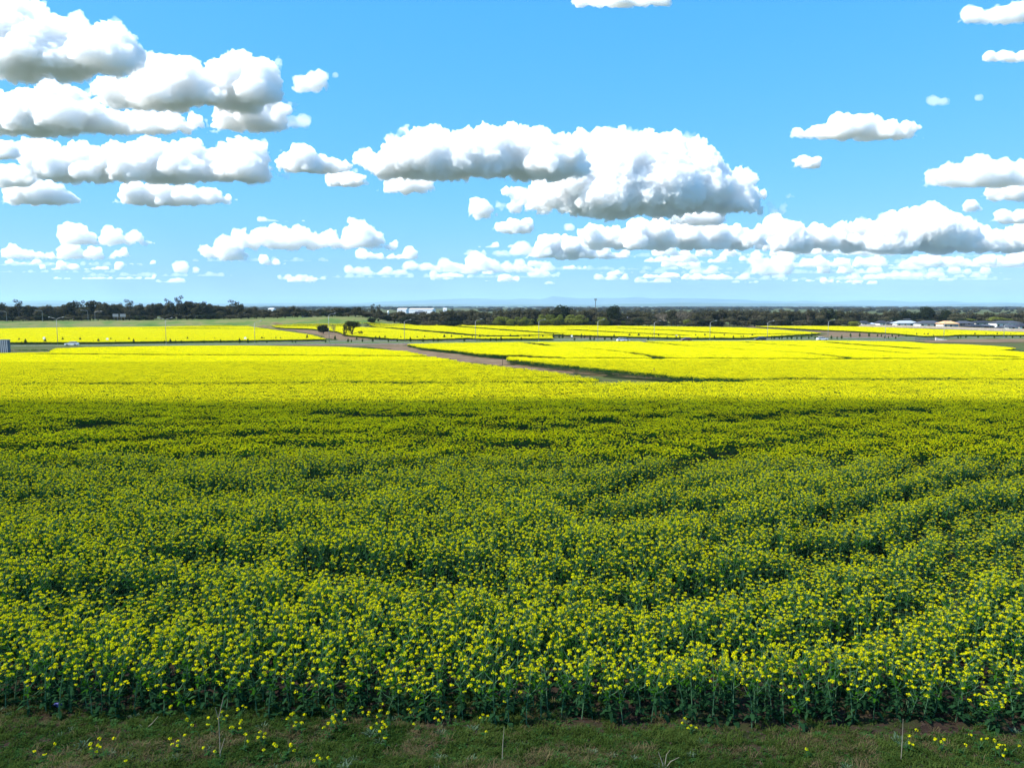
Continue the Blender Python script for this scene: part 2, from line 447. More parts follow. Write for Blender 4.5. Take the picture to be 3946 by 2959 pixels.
def plant_parts(seed, full=True):
    rs = random.Random(seed)
    st, lf, fl = MB(), MB(), MB()
    hgt = rs.uniform(0.84, 1.18); lean = (rs.gauss(0, .10), rs.gauss(0, .10))
    P = lambda t: (lean[0]*t*t + .012*math.sin(7*t+seed), lean[1]*t*t + .012*math.cos(6*t+seed), hgt*t)
    st.tube([P(t) for t in (0, .2, .4, .6, .8, .97)], [.0095, .009, .008, .006, .0045, .003], 4, 0, False)
    tips = [P(.98)]
    nb = rs.randint(5, 7)
    for k in range(nb):
        t0 = .52 + .38 * k / nb + rs.uniform(-.03, .03)
        th = k * 2.4 + rs.uniform(-.5, .5); L = rs.uniform(.10, .22) * (1.25 - .5*t0)
        a = Vector(P(t0)); dz = rs.uniform(.16, .34) * (1.35 - t0)
        b = a + Vector((math.cos(th)*L*.6, math.sin(th)*L*.6, dz*.45)); c = a + Vector((math.cos(th)*L, math.sin(th)*L, dz))
        st.tube([a, b, c], [.005, .004, .0025], 3, 0, False)
        tips.append(tuple(c))
        leafquad(lf, a, Vector((math.cos(th), math.sin(th), .25)).normalized(), rs.uniform(.06, .13), rs.uniform(.02, .04), rs.uniform(0, .5), 1)
    for k in range(rs.randint(22, 28)):
        t0 = rs.uniform(.03, .78); th = rs.uniform(0, 6.28)
        big = 1.25 - t0
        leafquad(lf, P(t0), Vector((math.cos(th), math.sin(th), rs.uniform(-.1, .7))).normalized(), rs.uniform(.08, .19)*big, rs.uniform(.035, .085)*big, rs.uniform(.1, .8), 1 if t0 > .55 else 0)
    for q in tips:
        if rs.random() < .18: continue
        r = rs.uniform(.015, .034)
        head(fl, (q[0], q[1], q[2] + .01), r, rs.randint(10, 16), rs, rs.uniform(.0125, .017), 0, 1)
        # green pods/buds stalk under the head
        for _ in range(3):
            a = rs.random()*6.28; z = q[2] - rs.uniform(.02, .08)
            lf.add([(q[0], q[1], z), (q[0]+.03*math.cos(a), q[1]+.03*math.sin(a), z+.035), (q[0]+.032*math.cos(a), q[1]+.032*math.sin(a)+.004, z+.03)], [(0, 1, 2)], 1)
    return st, lf, fl

LOD = bpy.data.collections.new('crop_sources')      # never linked to the scene: sources of the mass planting only
def lod_obj(name, mb, mats, coll):
    o = bpy.data.objects.new(name, mb.mesh(name, mats)); coll.objects.link(o); return o

def merge(mbs):
    """[(mb, material offset)] -> one MB"""
    r = MB()
    for mb, off in mbs:
        o = r.n; r.v.extend(mb.v); r.n += mb.n
        r.f.extend(tuple(i+o for i in f) for f in mb.f); r.m.extend(m + off for m in mb.m)
    return r

NPL = 14
plants = [plant_parts(100 + k) for k in range(NPL)]
plant_mesh = [(p[0].mesh('stem', [STEM]), p[1].mesh('foliage', [LEAF, LEAFU]), p[2].mesh('flower', [PETAL, BUD])) for p in plants]
c_plants = bpy.data.collections.new('plant_sources')
for k, p in enumerate(plants):
    lod_obj('plant_source_%02d' % k, merge([(p[0], 0), (p[1], 1), (p[2], 3)]), [STEM, LEAF, LEAFU, PETAL, BUD], c_plants)

def tile(seed, size, nheads, npet, psize, hr, nleaf, lsize):
    rs = random.Random(seed); mb = MB()
    for k in range(nheads):
        x, y = rs.uniform(-size/2, size/2), rs.uniform(-size/2, size/2)
        z = H0 * (1 - abs(rs.gauss(0, .13))) - .03
        head(mb, (x, y, z), rs.uniform(.7, 1.2)*hr, npet, rs, psize, 1, 2, False)
        mb.add([(x-.01, y, z), (x+.01, y, z), (x, y+.01, z*.45)], [(0, 1, 2)], 0)
    for k in range(nleaf):
        x, y = rs.uniform(-size/2, size/2), rs.uniform(-size/2, size/2); th = rs.uniform(0, 6.28)
        zl = rs.uniform(.08, .88)
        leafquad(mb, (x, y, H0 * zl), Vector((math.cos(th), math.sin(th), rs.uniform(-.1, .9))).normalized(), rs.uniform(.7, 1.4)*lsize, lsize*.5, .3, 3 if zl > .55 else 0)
    return mb
c_tile1 = bpy.data.collections.new('crop_tile_sources'); c_tile2 = bpy.data.collections.new('crop_far_tile_sources')
for k in range(6): lod_obj('crop_tile_%d' % k, tile(300+k, 1.15, 66, 6, .023, .034, 130, .12), [LEAF, PETAL, BUD, LEAFU], c_tile1)
for k in range(5): lod_obj('crop_far_tile_%d' % k, tile(400+k, 1.75, 190, 3, .042, .05, 170, .20), [LEAF, PETAL, BUD, LEAFU], c_tile2)

def scatter(name, P, rotz, scl, idx, coll):
    """one object: points in python, copies by geometry nodes"""
    me = bpy.data.meshes.new(name); n = len(P)
    me.vertices.add(n); me.vertices.foreach_set('co', np.asarray(P, np.float32).ravel())
    a = me.attributes.new('rotv', 'FLOAT_VECTOR', 'POINT'); rv = np.zeros((n, 3), np.float32)
    rotz = np.asarray(rotz, np.float32)
    if rotz.ndim == 2: rv[:] = rotz
    else: rv[:, 2] = rotz
    a.data.foreach_set('vector', rv.ravel())
    a = me.attributes.new('scl', 'FLOAT_VECTOR', 'POINT'); a.data.foreach_set('vector', np.asarray(scl, np.float32).ravel())
    a = me.attributes.new('idx', 'INT', 'POINT'); a.data.foreach_set('value', np.asarray(idx, np.int32))
    o = link(name, me)
    ng = bpy.data.node_groups.new(name + '_nodes', 'GeometryNodeTree')
    ng.interface.new_socket('Geometry', in_out='INPUT', socket_type='NodeSocketGeometry')
    ng.interface.new_socket('Geometry', in_out='OUTPUT', socket_type='NodeSocketGeometry')
    N, L = ng.nodes, ng.links
    gi, go = N.new('NodeGroupInput'), N.new('NodeGroupOutput')
    ci = N.new('GeometryNodeCollectionInfo'); ci.inputs['Collection'].default_value = coll
    ci.inputs['Separate Children'].default_value = True; ci.inputs['Reset Children'].default_value = True
    ip = N.new('GeometryNodeInstanceOnPoints'); ip.inputs['Pick Instance'].default_value = True
    def na(nm, dt):
        q = N.new('GeometryNodeInputNamedAttribute'); q.data_type = dt; q.inputs['Name'].default_value = nm; return q.outputs['Attribute']
    L.new(gi.outputs[0], ip.inputs['Points']); L.new(ci.outputs[0], ip.inputs['Instance'])
    L.new(na('idx', 'INT'), ip.inputs['Instance Index']); L.new(na('rotv', 'FLOAT_VECTOR'), ip.inputs['Rotation']); L.new(na('scl', 'FLOAT_VECTOR'), ip.inputs['Scale'])
    L.new(ip.outputs[0], go.inputs[0])
    md = o.modifiers.new('copies', 'NODES'); md.node_group = ng
    return o

# value noise in numpy
_NT = rng.random((256, 256))
def vnoise(x, y):
    xi, yi = np.floor(x).astype(int), np.floor(y).astype(int); fx, fy = x - xi, y - yi
    fx, fy = fx*fx*(3-2*fx), fy*fy*(3-2*fy)
    g = lambda a, b: _NT[a % 256, b % 256]
    return (g(xi, yi)*(1-fx) + g(xi+1, yi)*fx)*(1-fy) + (g(xi, yi+1)*(1-fx) + g(xi+1, yi+1)*fx)*fy

K2 = 3946/2212
STREAKS = [  # hollows in the canopy: (photo points at the 2212 px scale, half width in m, depth)
    ([(0, 932), (120, 925), (240, 912)], 1.5, .45), ([(1030, 978), (1110, 968), (1200, 962)], .7, .3), ([(1190, 922), (1320, 915)], 1.0, .3),
    ([(1300, 1062), (1400, 1025), (1490, 1000), (1600, 985)], .55, .5), ([(1480, 1000), (1640, 962), (1760, 945)], .6, .35),
    ([(1560, 905), (1760, 893), (1980, 885)], 1.0, .35), ([(1270, 1108), (1380, 1092), (1510, 1086)], .5, .4), ([(1750, 1122), (1860, 1085), (1960, 1058), (2100, 1030), (2260, 1005)], .55, .45),
    ([(1850, 1195), (1960, 1150), (2050, 1105), (2140, 1080), (2260, 1062)], .5, .5), ([(700, 1205), (820, 1225), (940, 1242), (1060, 1250)], .5, .45),
    ([(2080, 1215), (2260, 1205)], .5, .5), ([(1990, 1235), (2070, 1185), (2110, 1130), (2220, 1095)], .35, .35), ([(440, 1045), (600, 1052), (740, 1062)], .6, .35),
    ([(0, 1070), (160, 1060)], .6, .25), ([(360, 1178), (520, 1190)], .45, .4), ([(640, 1030), (760, 1010), (900, 1000)], .6, .3), ([(1180, 1240), (1400, 1215)], .35, .3),
    ([(1560, 1165), (1800, 1170)], .4, .35), ([(150, 1260), (420, 1250)], .3, .3), ([(1000, 900), (700, 893)], .9, .3), ([(1450, 945), (1230, 975)], .6, .25), ([(2230, 1150), (2100, 1180)], .4, .4)]
_ST = [([at(px*K2, py*K2, .8) for px, py in pts], w, d) for pts, w, d in STREAKS]
def canopy(x, y):
    """relative crop height: uneven and full of hollows near the camera, even farther down the slope"""
    q = 1 - .84*smooth(38, 52, y)
    h = 0.95 + q*(0.22*(vnoise(x*.55 + 9, y*.45)-.5) + 0.18*(vnoise(x*1.9, y*1.7)-.5))
    # curved sowing rows, sweeping up to the right
    xx = x + 3; sl = np.where(np.abs(xx) < 15, .030*xx*xx, np.sign(xx)*.0 + .9*np.abs(xx) - 6.75)
    g = y - np.where(xx > 0, sl, .25*sl)
    rid = np.sin(6.283*g/2.7 + 3.0*vnoise(x*.16, y*.16 + 11))
    h = h - q*np.clip(rid - .25, 0, 1)*(.18 + .42*smooth(.35, .75, vnoise(x*.22 + 3, y*.22)))
    h = h - q*0.35 * np.clip(vnoise(x*.5 + 40, y*.85 + 7) - .68, 0, 1) / .32
    for pts, w, d in _ST:
        k = seg_dist(x, y, pts) + (vnoise(x*2, y*2)-.5) * w
        h = h - d * 1.5 * np.clip(1.6 - k / w, 0, 1)
    return np.clip(h, .42, 1.2)

ph = lambda L, h=.95: [at(px, py, h) for px, py in L]
front = lambda x: 10.80 - 0.024*x + .20*(vnoise(x*1.3, x*0)-.5) + .16*(vnoise(x*4.1, x*0+4)-.5)
FIELD_W = ph([(1645, 1373), (1780, 1394), (1950, 1413), (2050, 1423), (2127, 1432), (2266, 1454), (2310, 1466), (2450, 1471), (2862, 1469)])[::-1]
FIELD_W = [(-9, 11), (9, 11), (160, 66), (160, 80)] + ph([(3946, 1462), (3246, 1460), (2900, 1462)]) + ph([(2862, 1472)]) + FIELD_W + ph([(1640, 1372), (1560, 1354), (1460, 1347), (1400, 1343), (1300, 1337), (1100, 1334.5), (900, 1332), (700, 1333), (330, 1339), (222, 1343), (190, 1358), (0, 1362), (-300, 1364)]) + [(-170, 80)]
B_top = [(1572, 1326), (1700, 1322), (2000, 1318.5), (2300, 1316.5), (2500, 1315), (2700, 1314), (3000, 1313), (3246, 1312.5), (3500, 1317), (3600, 1325), (3700, 1327), (3850, 1335), (3905, 1341), (3850, 1349), (3946, 1358), (4200, 1365)]
B_bot = [(4200, 1464), (3946, 1463), (3246, 1459), (2870, 1458), (2700, 1453), (2600, 1448), (2500, 1436), (2400, 1427), (2300, 1417), (2200, 1407), (2100, 1398), (1950, 1381), (2000, 1373), (1940, 1367), (1850, 1361), (1780, 1352), (1720, 1347), (1620, 1337)]
FIELD_E = ph(B_top + B_bot)
FIELD_C = ph([(-300, 1270), (0, 1266), (300, 1261), (700, 1256), (850, 1252.5), (960, 1255), (1000, 1264), (1125, 1280), (1200, 1291), (1253, 1306), (900, 1311), (400, 1317), (0, 1320), (-300, 1322)])
FIELD_D = ph([(1042, 1252), (1150, 1248), (1300, 1246.5), (1500, 1248), (1700, 1251), (2000, 1252.5), (2300, 1254.5), (2600, 1258.5), (2850, 1262), (3000, 1270), (3160, 1283), (3000, 1293), (2850, 1301), (2600, 1300), (2500, 1298), (2200, 1290), (2130, 1289), (2130, 1303), (1850, 1304), (1810, 1301), (1700, 1305), (1550, 1306), (1430, 1298), (1340, 1290), (1300, 1276), (1200, 1266), (1100, 1263)])
FIELD_E2 = ph([(2900, 1257), (3100, 1256), (3246, 1257), (3400, 1261), (3600, 1269), (3800, 1275), (3946, 1280), (4200, 1284), (4200, 1294), (3946, 1290), (3700, 1289), (3640, 1294), (3560, 1294), (3450, 1284), (3300, 1276), (3100, 1267)])
GAPS = [([(150, 1363), (700, 1367), (1300, 1369.5), (1660, 1373)], 2.2), ([(-100, 1477), (350, 1474), (700, 1475), (1000, 1473), (1300, 1470), (1600, 1470.5), (2000, 1469), (2330, 1470)], .75),
        ([(1950, 1368), (2130, 1379), (2400, 1380), (2600, 1380), (3246, 1383), (3500, 1381.5), (3946, 1385), (4200, 1386)], 2.0),
        ([(2235, 1341), (2360, 1351), (2500, 1368), (2545, 1378)], .15), ([(2470, 1315), (2600, 1327), (2900, 1330)], .5), ([(2600, 1328), (2870, 1346), (3100, 1360), (3280, 1379)], .1),
        ([(2880, 1318), (3010, 1328), (3200, 1338), (3500, 1361), (3946, 1378)], .3), ([(3200, 1319), (3420, 1335), (3560, 1345), (3870, 1347)], 1.5), ([(2030, 1320), (2120, 1332)], 1.2),
        ([(3600, 1362), (3946, 1375)], .8), ([(2875, 1462), (3050, 1457), (3246, 1460), (3500, 1460), (3800, 1459), (3946, 1460), (4200, 1463)], .8),
        ([(850, 1264), (560, 1265), (1000, 1267)], 3.0), ([(1385, 1252), (1500, 1263), (1700, 1280), (1830, 1292), (1960, 1294), (2140, 1289)], 3.4), ([(1730, 1255), (1850, 1264), (1960, 1272), (2140, 1284)], 3.4), ([(2200, 1270), (2400, 1281), (2620, 1291)], 3.0),
        ([(2380, 1264), (2600, 1273), (2760, 1282), (2870, 1288), (3060, 1286)], 3.0), ([(1850, 1296), (2130, 1297)], 2.0), ([(1960, 1256), (2330, 1261)], 2.5), ([(1400, 1277), (1490, 1279)], 1.5)]
for _ in range(70):
    gx_, gy_ = rnd.uniform(0, 3946), rnd.choice([rnd.uniform(1385, 1520), rnd.uniform(1385, 1520), rnd.uniform(1330, 1380)])
    GAPS.append(([(gx_, gy_), (gx_ + rnd.uniform(25, 130), gy_ + rnd.uniform(-2, 4))], rnd.uniform(-.1, .25) if gy_ > 1385 else rnd.uniform(-.6, .2)))
GAPW = [(ph(p), w) for p, w in GAPS]

def plant_field(name, poly, ymin, ymax, step, coll, nvar, ssize=1.0, thin=0.0, gapk=1.0):
    P = np.array(poly); x0, x1 = max(P[:, 0].min(), -ymax*.75-5), min(P[:, 0].max(), ymax*.75+5)
    xs, ys_ = np.arange(x0, x1, step), np.arange(max(ymin, P[:, 1].min()), min(ymax, P[:, 1].max()), step)
    X, Y = np.meshgrid(xs, ys_); X, Y = X.ravel(), Y.ravel()
    X = X + rng.uniform(-.2, .2, len(X))*step; Y = Y + rng.uniform(-.2, .2, len(Y))*step
    k = in_poly(X, Y, poly) & (np.abs(X) < Y*.70 + 5) & (Y > front(X) + .1)
    for pts, w in GAPW:
        k &= seg_dist(X, Y, pts) > np.where(w > 0, w, w*.5) * (.7 + .8*vnoise(X*.3, Y*.3)) + (1.3 if step > 1.2 else .25)
    k &= rng.random(len(X)) >= thin
    X, Y = X[k], Y[k]
    Hc = canopy(X, Y)
    if step > 1.2: Hc = .92 + .08*Hc
    elif Y.min() > 62: Hc = .80 + .2*Hc
    # the crop seems trampled or thin here and there
    n = len(X); Pn = np.stack([X, Y, terrain(X, Y)], 1)
    rz = rng.integers(0, 4, n)*math.pi/2 if step > .5 else rng.uniform(0, 6.28, n)
    sg = np.where(rng.random(n) < .5, -1, 1)
    S = np.stack([sg*ssize*np.ones(n), ssize*np.ones(n), Hc], 1)
    return scatter(name, Pn, rz, S, rng.integers(0, nvar, n), coll)

NEAR_D, MID_D = 30.0, 118.0
# nearest plants: each its own thing
need = 300
cand = []
for gy in range(16):
    for gx in range(-36, 37):
        cand.append(((gx + rnd.uniform(-.42, .42) + .5*(gy % 2))*.245, (gy + rnd.uniform(0, .85))*.22))
cand = [(x, y) for x, y in cand if abs(x) < (front(np.array([x]))[0] + y) * .70 + .3]
cand.sort(key=lambda q: q[1])
roots = []
for k, (x, y) in enumerate(cand[:need]):
    v = k % NPL
    wy = float(front(np.array([x]))[0]) + y
    hc = float(canopy(np.array([x]), np.array([wy]))[0]); hc = max(hc, .75)*rng.uniform(.85, 1.1)
    r = empty('canola_plant', (x, wy, float(terrain(x, wy))), rng.uniform(0, 6.28), (1, 1, hc))
    tag(r, 'tall flowering canola plant with yellow heads in the front rows above the grassy verge', 'canola plant', 'canola plants in the front rows')
    for me, nm in zip(plant_mesh[v], ('stem', 'foliage', 'flower')):
        o = bpy.data.objects.new(nm, me); COL.objects.link(o); o.parent = r
        if nm != 'stem': o['kind'] = 'stuff'
# the rest of the near crop
rest = cand[need:]
step = .245
Xg, Yg = np.meshgrid(np.arange(-27, 27, step), np.arange(0, NEAR_D - 11.0, step))
Xg, Yg = Xg.ravel() + rng.uniform(-.12, .12, Xg.size), Yg.ravel() + rng.uniform(-.12, .12, Xg.size)
y_cut = cand[min(need, len(cand)-1)][1] if len(cand) > need else 1.8
Yw = front(Xg) + Yg
k = (Yg > np.where(np.abs(Xg) < 8.6, y_cut, 0.02)) & (np.abs(Xg) < Yw*.70 + 3) & (Yw < NEAR_D)
Xg, Yw = Xg[k], Yw[k]
Hc = canopy(Xg, Yw); n = len(Xg)
keep = rng.random(n) < np.clip(Hc*1.6 - .1, .75, 1)
Xg, Yw, Hc = Xg[keep], Yw[keep], Hc[keep]*rng.uniform(.78, 1.12, keep.sum()); n = len(Xg)
o = scatter('canola_crop', np.stack([Xg, Yw, terrain(Xg, Yw)], 1), rng.uniform(0, 6.28, n), np.stack([np.ones(n)]*2 + [Hc], 1), rng.integers(0, NPL, n), c_plants)
tag(o, 'dense flowering canola crop in cloud shade behind the front rows', 'canola crop', kind='stuff')
print('near plants', n, 'y_cut', y_cut)
def crop(nm, lab, *a, **kw):
    o = plant_field(nm, *a, **kw); tag(o, lab, 'canola crop', kind='stuff'); print(nm, len(o.data.vertices)); return o
crop('canola_crop', 'canola crop of the big shaded near field and its sunlit edge', FIELD_W, NEAR_D, MID_D, 1.0, c_tile1, 6)
crop('canola_crop', 'sunlit yellow canola field left of the dirt track and below the road', FIELD_W, MID_D, 300, 1.5, c_tile2, 5)
crop('canola_crop', 'sunlit yellow canola field right of the dirt track', FIELD_E, 60, MID_D, 1.0, c_tile1, 6)
crop('canola_crop', 'sunlit yellow canola field between the dirt track and the road on the right', FIELD_E, MID_D, 345, 1.5, c_tile2, 5)
crop('canola_crop', 'yellow canola field beyond the road below the grassy bank', FIELD_C, 290, 620, 1.55, c_tile2, 5)
crop('canola_crop', 'yellow canola field beyond the road around the lone tree', FIELD_D, 290, 700, 1.55, c_tile2, 5)
crop('canola_crop', 'narrow pale yellow canola strip in front of the houses', FIELD_E2, 290, 800, 1.55, c_tile2, 5, thin=.25)

# earth and stalks under the crop, colour darkened to deepen shade in the gaps
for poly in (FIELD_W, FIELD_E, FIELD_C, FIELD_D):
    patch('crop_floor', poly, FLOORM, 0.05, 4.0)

# ------------------------------------------------------------------ near verge
vx, vy = np.arange(-10, 10.01, .06), np.arange(8.3, 12.9, .05)
X, Y = np.meshgrid(vx, vy)
Zv = 8.3 + .03 + .05*vnoise(X*1.2, Y*2.2) + .04*vnoise(X*4, Y*9) + .03*vnoise(X*14, Y*16) + .012*vnoise(X*33, Y*31)
i = np.arange(X.size).reshape(X.shape)
FC = np.stack([i[:-1, :-1].ravel(), i[:-1, 1:].ravel(), i[1:, 1:].ravel(), i[1:, :-1].ravel()], 1)
VERGE = world_mat('verge_soil', [(0.3, (0.016, 0.010, 0.008)), (0.48, (0.045, 0.028, 0.020)), (0.56, (0.035, 0.036, 0.014)), (0.7, (0.02, 0.035, 0.010))], 2.2, bump=1.0, stretch=(.6, 1.5, 1))
verge = tag(link('grass_verge', fast_mesh('grass_verge', np.stack([X.ravel(), Y.ravel(), Zv.ravel()], 1), FC, [VERGE], shade=True)), kind='structure')
zverge = lambda x, y: 8.3 + .03 + .05*vnoise(x*1.2, y*2.2) + .04*vnoise(x*4, y*9) + .03*vnoise(x*14, y*16)

c_tuft = bpy.data.collections.new('tuft_sources')
def tuft(seed, n, L, w, spread, mi, up=.8):
    rs = random.Random(seed); mb = MB()
    for _ in range(n):
        a = rs.random()*6.28; r = rs.uniform(0, spread); p = Vector((math.cos(a)*r, math.sin(a)*r, 0))
        b = rs.random()*6.28; d = Vector((math.cos(b), math.sin(b), rs.uniform(up*.3, up*1.6))).normalized(); l = L*rs.uniform(.5, 1.3)
        s = Vector((-d.y, d.x, 0)).normalized()*w*.5
        m1 = p + d*l*.55; e = p + d*l + Vector((0, 0, -l*.25))
        mb.add([p-s, p+s, m1+s*.8, m1-s*.8, e], [(0, 1, 2, 3), (3, 2, 4)], mi)
    return mb
TM = [GRASSB, DRY, WEED, PALE, PETAL, STEM]
for k in range(3): lod_obj('tuft_a%d' % k, tuft(k, 26, .10, .008, .06, 0, 1.1), TM, c_tuft)
for k in range(2): lod_obj('tuft_b%d' % k, tuft(10+k, 22, .12, .006, .07, 1, .8), TM, c_tuft)
for k in range(3): lod_obj('tuft_c%d' % k, tuft(20+k, 20, .06, .026, .06, 2, .5), TM, c_tuft)
lod_obj('tuft_d0', tuft(30, 24, .10, .018, .05, 3, 1.0), TM, c_tuft)
nv = 42000
x = rng.uniform(-9.5, 9.5, nv); y = rng.uniform(8.6, 11.6, nv)
g = vnoise(x*.9 + 30, y*1.3); bare = np.clip((y - 10.30 - .25*(vnoise(x*.5, y*0+3)-.5) + .0*x)*2.2, 0, 1) * np.where(x > 1.5, 1, .55)
k = rng.random(nv) < np.clip(.45 + 1.3*g - 1.25*bare, .04, 1)
x, y, g = x[k], y[k], g[k]; n = len(x)
u = rng.random(n); g2 = vnoise(x*1.7 + 70, y*2.5)
idx = np.where(u < .30 + .3*(g2 > .5), rng.integers(0, 3, n), np.where(u < .62, rng.integers(3, 5, n), np.where(u < .992, rng.integers(5, 8, n), 8)))
s = np.minimum(rng.lognormal(-.35, .34, n), 1.35)
vg = scatter('grass', np.stack([x, y, zverge(x, y)], 1), rng.uniform(0, 6.28, n), np.stack([s]*3, 1), idx, c_tuft)
tag(vg, 'short grass and weeds tufts on the verge along the crop edge', 'grass', kind='stuff')
# clods of dark earth
c_clod = bpy.data.collections.new('clod_sources')
CLOD = mat('clod_soil', (0.05, 0.034, 0.026), .95, scale=20, var=.4, spec=.1)
for k in range(3):
    rs = random.Random(k); mb = MB()
    v = [(math.cos(a)*rs.uniform(.7, 1.2), math.sin(a)*rs.uniform(.6, 1.1), z*rs.uniform(.7, 1.1)) for z in (-.2, .45) for a in np.arange(0, 6.2, 1.05)] + [(0, 0, .75)]
    f = [(j, (j+1) % 6, 6+(j+1) % 6, 6+j) for j in range(6)] + [(6+j, 6+(j+1) % 6, 12) for j in range(6)]
    mb.add(v, f); lod_obj('clod_%d' % k, mb, [CLOD], c_clod)
nv = 4200
x = rng.uniform(-9.5, 9.5, nv); y = np.where(rng.random(nv) < .6, rng.uniform(10.1, 12.0, nv), rng.uniform(8.6, 11, nv))
s = np.minimum(rng.lognormal(-4.1, .5, nv), .03)
cl = scatter('soil_clods', np.stack([x, y, zverge(x, y)], 1), rng.uniform(0, 6.28, nv), np.stack([s]*3, 1), rng.integers(0, 3, nv), c_clod)
tag(cl, 'dark crumbled soil along the crop edge', 'soil', kind='stuff')
# small flowering weeds on the verge, each a thing
def weed_mesh(seed):
    rs = random.Random(seed); a, b, c = MB(), MB(), MB()
    h = rs.uniform(.13, .26)
    for q in range(rs.randint(1, 3)):
        dx, dy = rs.gauss(0, .04), rs.gauss(0, .04)
        a.tube([(0, 0, 0), (dx*.4, dy*.4, h*.5), (dx, dy, h)], [.004, .003, .002], 3, 0, False)
        head(c, (dx, dy, h), .020, 10, rs, .0135, 0, 1)
    for _ in range(7):
        th = rs.random()*6.28; leafquad(b, (0, 0, rs.uniform(0, h*.6)), Vector((math.cos(th), math.sin(th), .4)).normalized(), rs.uniform(.05, .09), .03, .3, 0)
    return a.mesh('stem', [STEM]), b.mesh('foliage', [WEED]), c.mesh('flower', [PETAL, BUD])
wm = [weed_mesh(k) for k in range(5)]
wpos = []
for cx0, cy0, n0, sx in [(1130, 2790, 12, 120), (1020, 2900, 6, 90), (1420, 2760, 12, 90), (1480, 2830, 5, 50), (280, 2885, 7, 130), (700, 2740, 4, 60), (870, 2760, 4, 50), (1730, 2770, 4, 30), (1900, 2760, 4, 60), (3880, 2900, 5, 60), (3500, 2870, 3, 30), (2650, 2820, 3, 30), (600, 2900, 3, 120), (1850, 2800, 2, 100), (3110, 2925, 1, 10), (950, 2840, 4, 150), (1250, 2900, 4, 90), (3700, 2890, 3, 60)]:
    for _ in range(n0):
        wpos.append(at(cx0 + rnd.gauss(0, sx), min(2990, cy0 + rnd.gauss(0, 22)) + 40))
wpos.sort(key=lambda q: q[0]/q[1])
for k, (x, y) in enumerate(wpos):
    r = empty('flowering_weed', (x, y, float(zverge(np.array([x]), np.array([y]))[0])), rnd.random()*6.28, (1, 1, rnd.uniform(.7, 1.2)))
    tag(r, 'small yellow-flowered weed on the grass verge before the crop, %s from the left' % ORD(k+1), 'weed', 'yellow-flowered weeds on the verge')
    for me, nm in zip(wm[k % 5], ('stem', 'foliage', 'flower')):
        o = bpy.data.objects.new(nm, me); COL.objects.link(o); o.parent = r
        if nm != 'stem': o['kind'] = 'stuff'
STRAW = mat('straw', (0.24, 0.21, 0.15), .9, scale=10)
def stalk(px, py, pts, label):
    x, y = at(px, py); z = float(zverge(np.array([x]), np.array([y]))[0]) - .01
    mb = MB(); 
    for L in pts: mb.tube([(a, b*.3, c) for a, b, c in L], [.006]*(len(L)-1) + [.003], 4)
    o = mb.build('dry_stalk', STRAW); o.location = (x, y, z); tag(o, label, 'dry stalk')
stalk(850, 2952, [[(0, 0, 0), (-.01, .1, .3), (.0, 0, .6), (.05, .2, .85)], [(0, 0, .1), (.06, .1, .3)], [(-.01, .1, .55), (-.04, 0, .75)]], 'tall pale dry stalk leaning in front of the left part of the crop edge')
stalk(1935, 2960, [[(0, 0, 0), (.01, .1, .25), (.03, 0, .5)]], 'thin straight dry stalk standing in the grass near the middle of the verge')
stalk(2560, 2985, [[(0, 0, 0), (-.03, 0, .1), (-.08, .1, .24)], [(0, 0, 0), (.08, 0, .12), (.2, .1, .16)], [(0, 0, .02), (.03, .1, .2), (.07, 0, .28)]], 'branched bleached dry twig at the bottom edge of the verge')
stalk(3470, 2960, [[(0, 0, 0), (.02, .1, .3), (.0, 0, .62)]], 'single grey stalk standing before the crop on the right')
stalk(560, 2830, [[(0, 0, 0), (.1, .1, .08), (.2, 0, .2)], [(0, 0, 0), (-.08, 0, .08)]], 'bent yellowish stalk lying on the left bare part of the verge')
# crumpled blue wrapper at the left
mb = MB(); rs = random.Random(3)
gx = [(a*.05, b*.04, abs(rs.gauss(.03, .02))) for b in range(4) for a in range(4)]
mb.add(gx, [(b*4+a, b*4+a+1, b*4+a+5, b*4+a+4) for b in range(3) for a in range(3)])
o = mb.build('crumpled_wrapper', mat('blue_foil', (0.08, 0.09, 0.28), .4, .2, scale=20)); x, y = at(215, 2752)
o.location = (x-.07, y, 8.40); tag(o, 'small crumpled blue wrapper lying at the foot of the crop on the far left', 'litter')

# ------------------------------------------------------------------ trees
def crown_mesh(name, seed, lobes, nleaf, leaf, m, zmin=-9):
    """leaf-sized faces spread through the outer part of several lobes (x, y, z, rx, rz)"""
    r = np.random.default_rng(seed); V = []; 
    w = np.array([l[3]**2*l[4] for l in lobes]); w = w / w.sum()
    for l, ww in zip(lobes, w):
        n = int(nleaf*ww) + 8
        d = r.normal(size=(n, 3)); d /= np.linalg.norm(d, axis=1)[:, None]
        # clumping of the lobe surface
        cl = r.normal(size=(14, 3)); cl /= np.linalg.norm(cl, axis=1)[:, None]
        near = (d @ cl.T).max(1)
        rad = (.55 + .5*np.clip((near-.6)/.4, 0, 1)) * r.uniform(.7, 1.0, n)**.5
        p = d * rad[:, None] * np.array([l[3], l[3], l[4]]) + np.array(l[:3])
        nn = d + r.normal(0, .5, (n, 3)); nn /= np.linalg.norm(nn, axis=1)[:, None]
        ref = r.normal(size=(n, 3)); u = np.cross(nn, ref); u /= np.linalg.norm(u, axis=1)[:, None]; v = np.cross(nn, u)
        s = (leaf * r.uniform(.5, 1.3, n))[:, None]
        V.append(np.stack([p - u*s, p - v*s*.6, p + u*s, p + v*s*.6], 1))
    V = np.concatenate(V).reshape(-1, 3)
    FCs = np.arange(len(V)).reshape(-1, 4)
    return fast_mesh(name, V, FCs, [m])

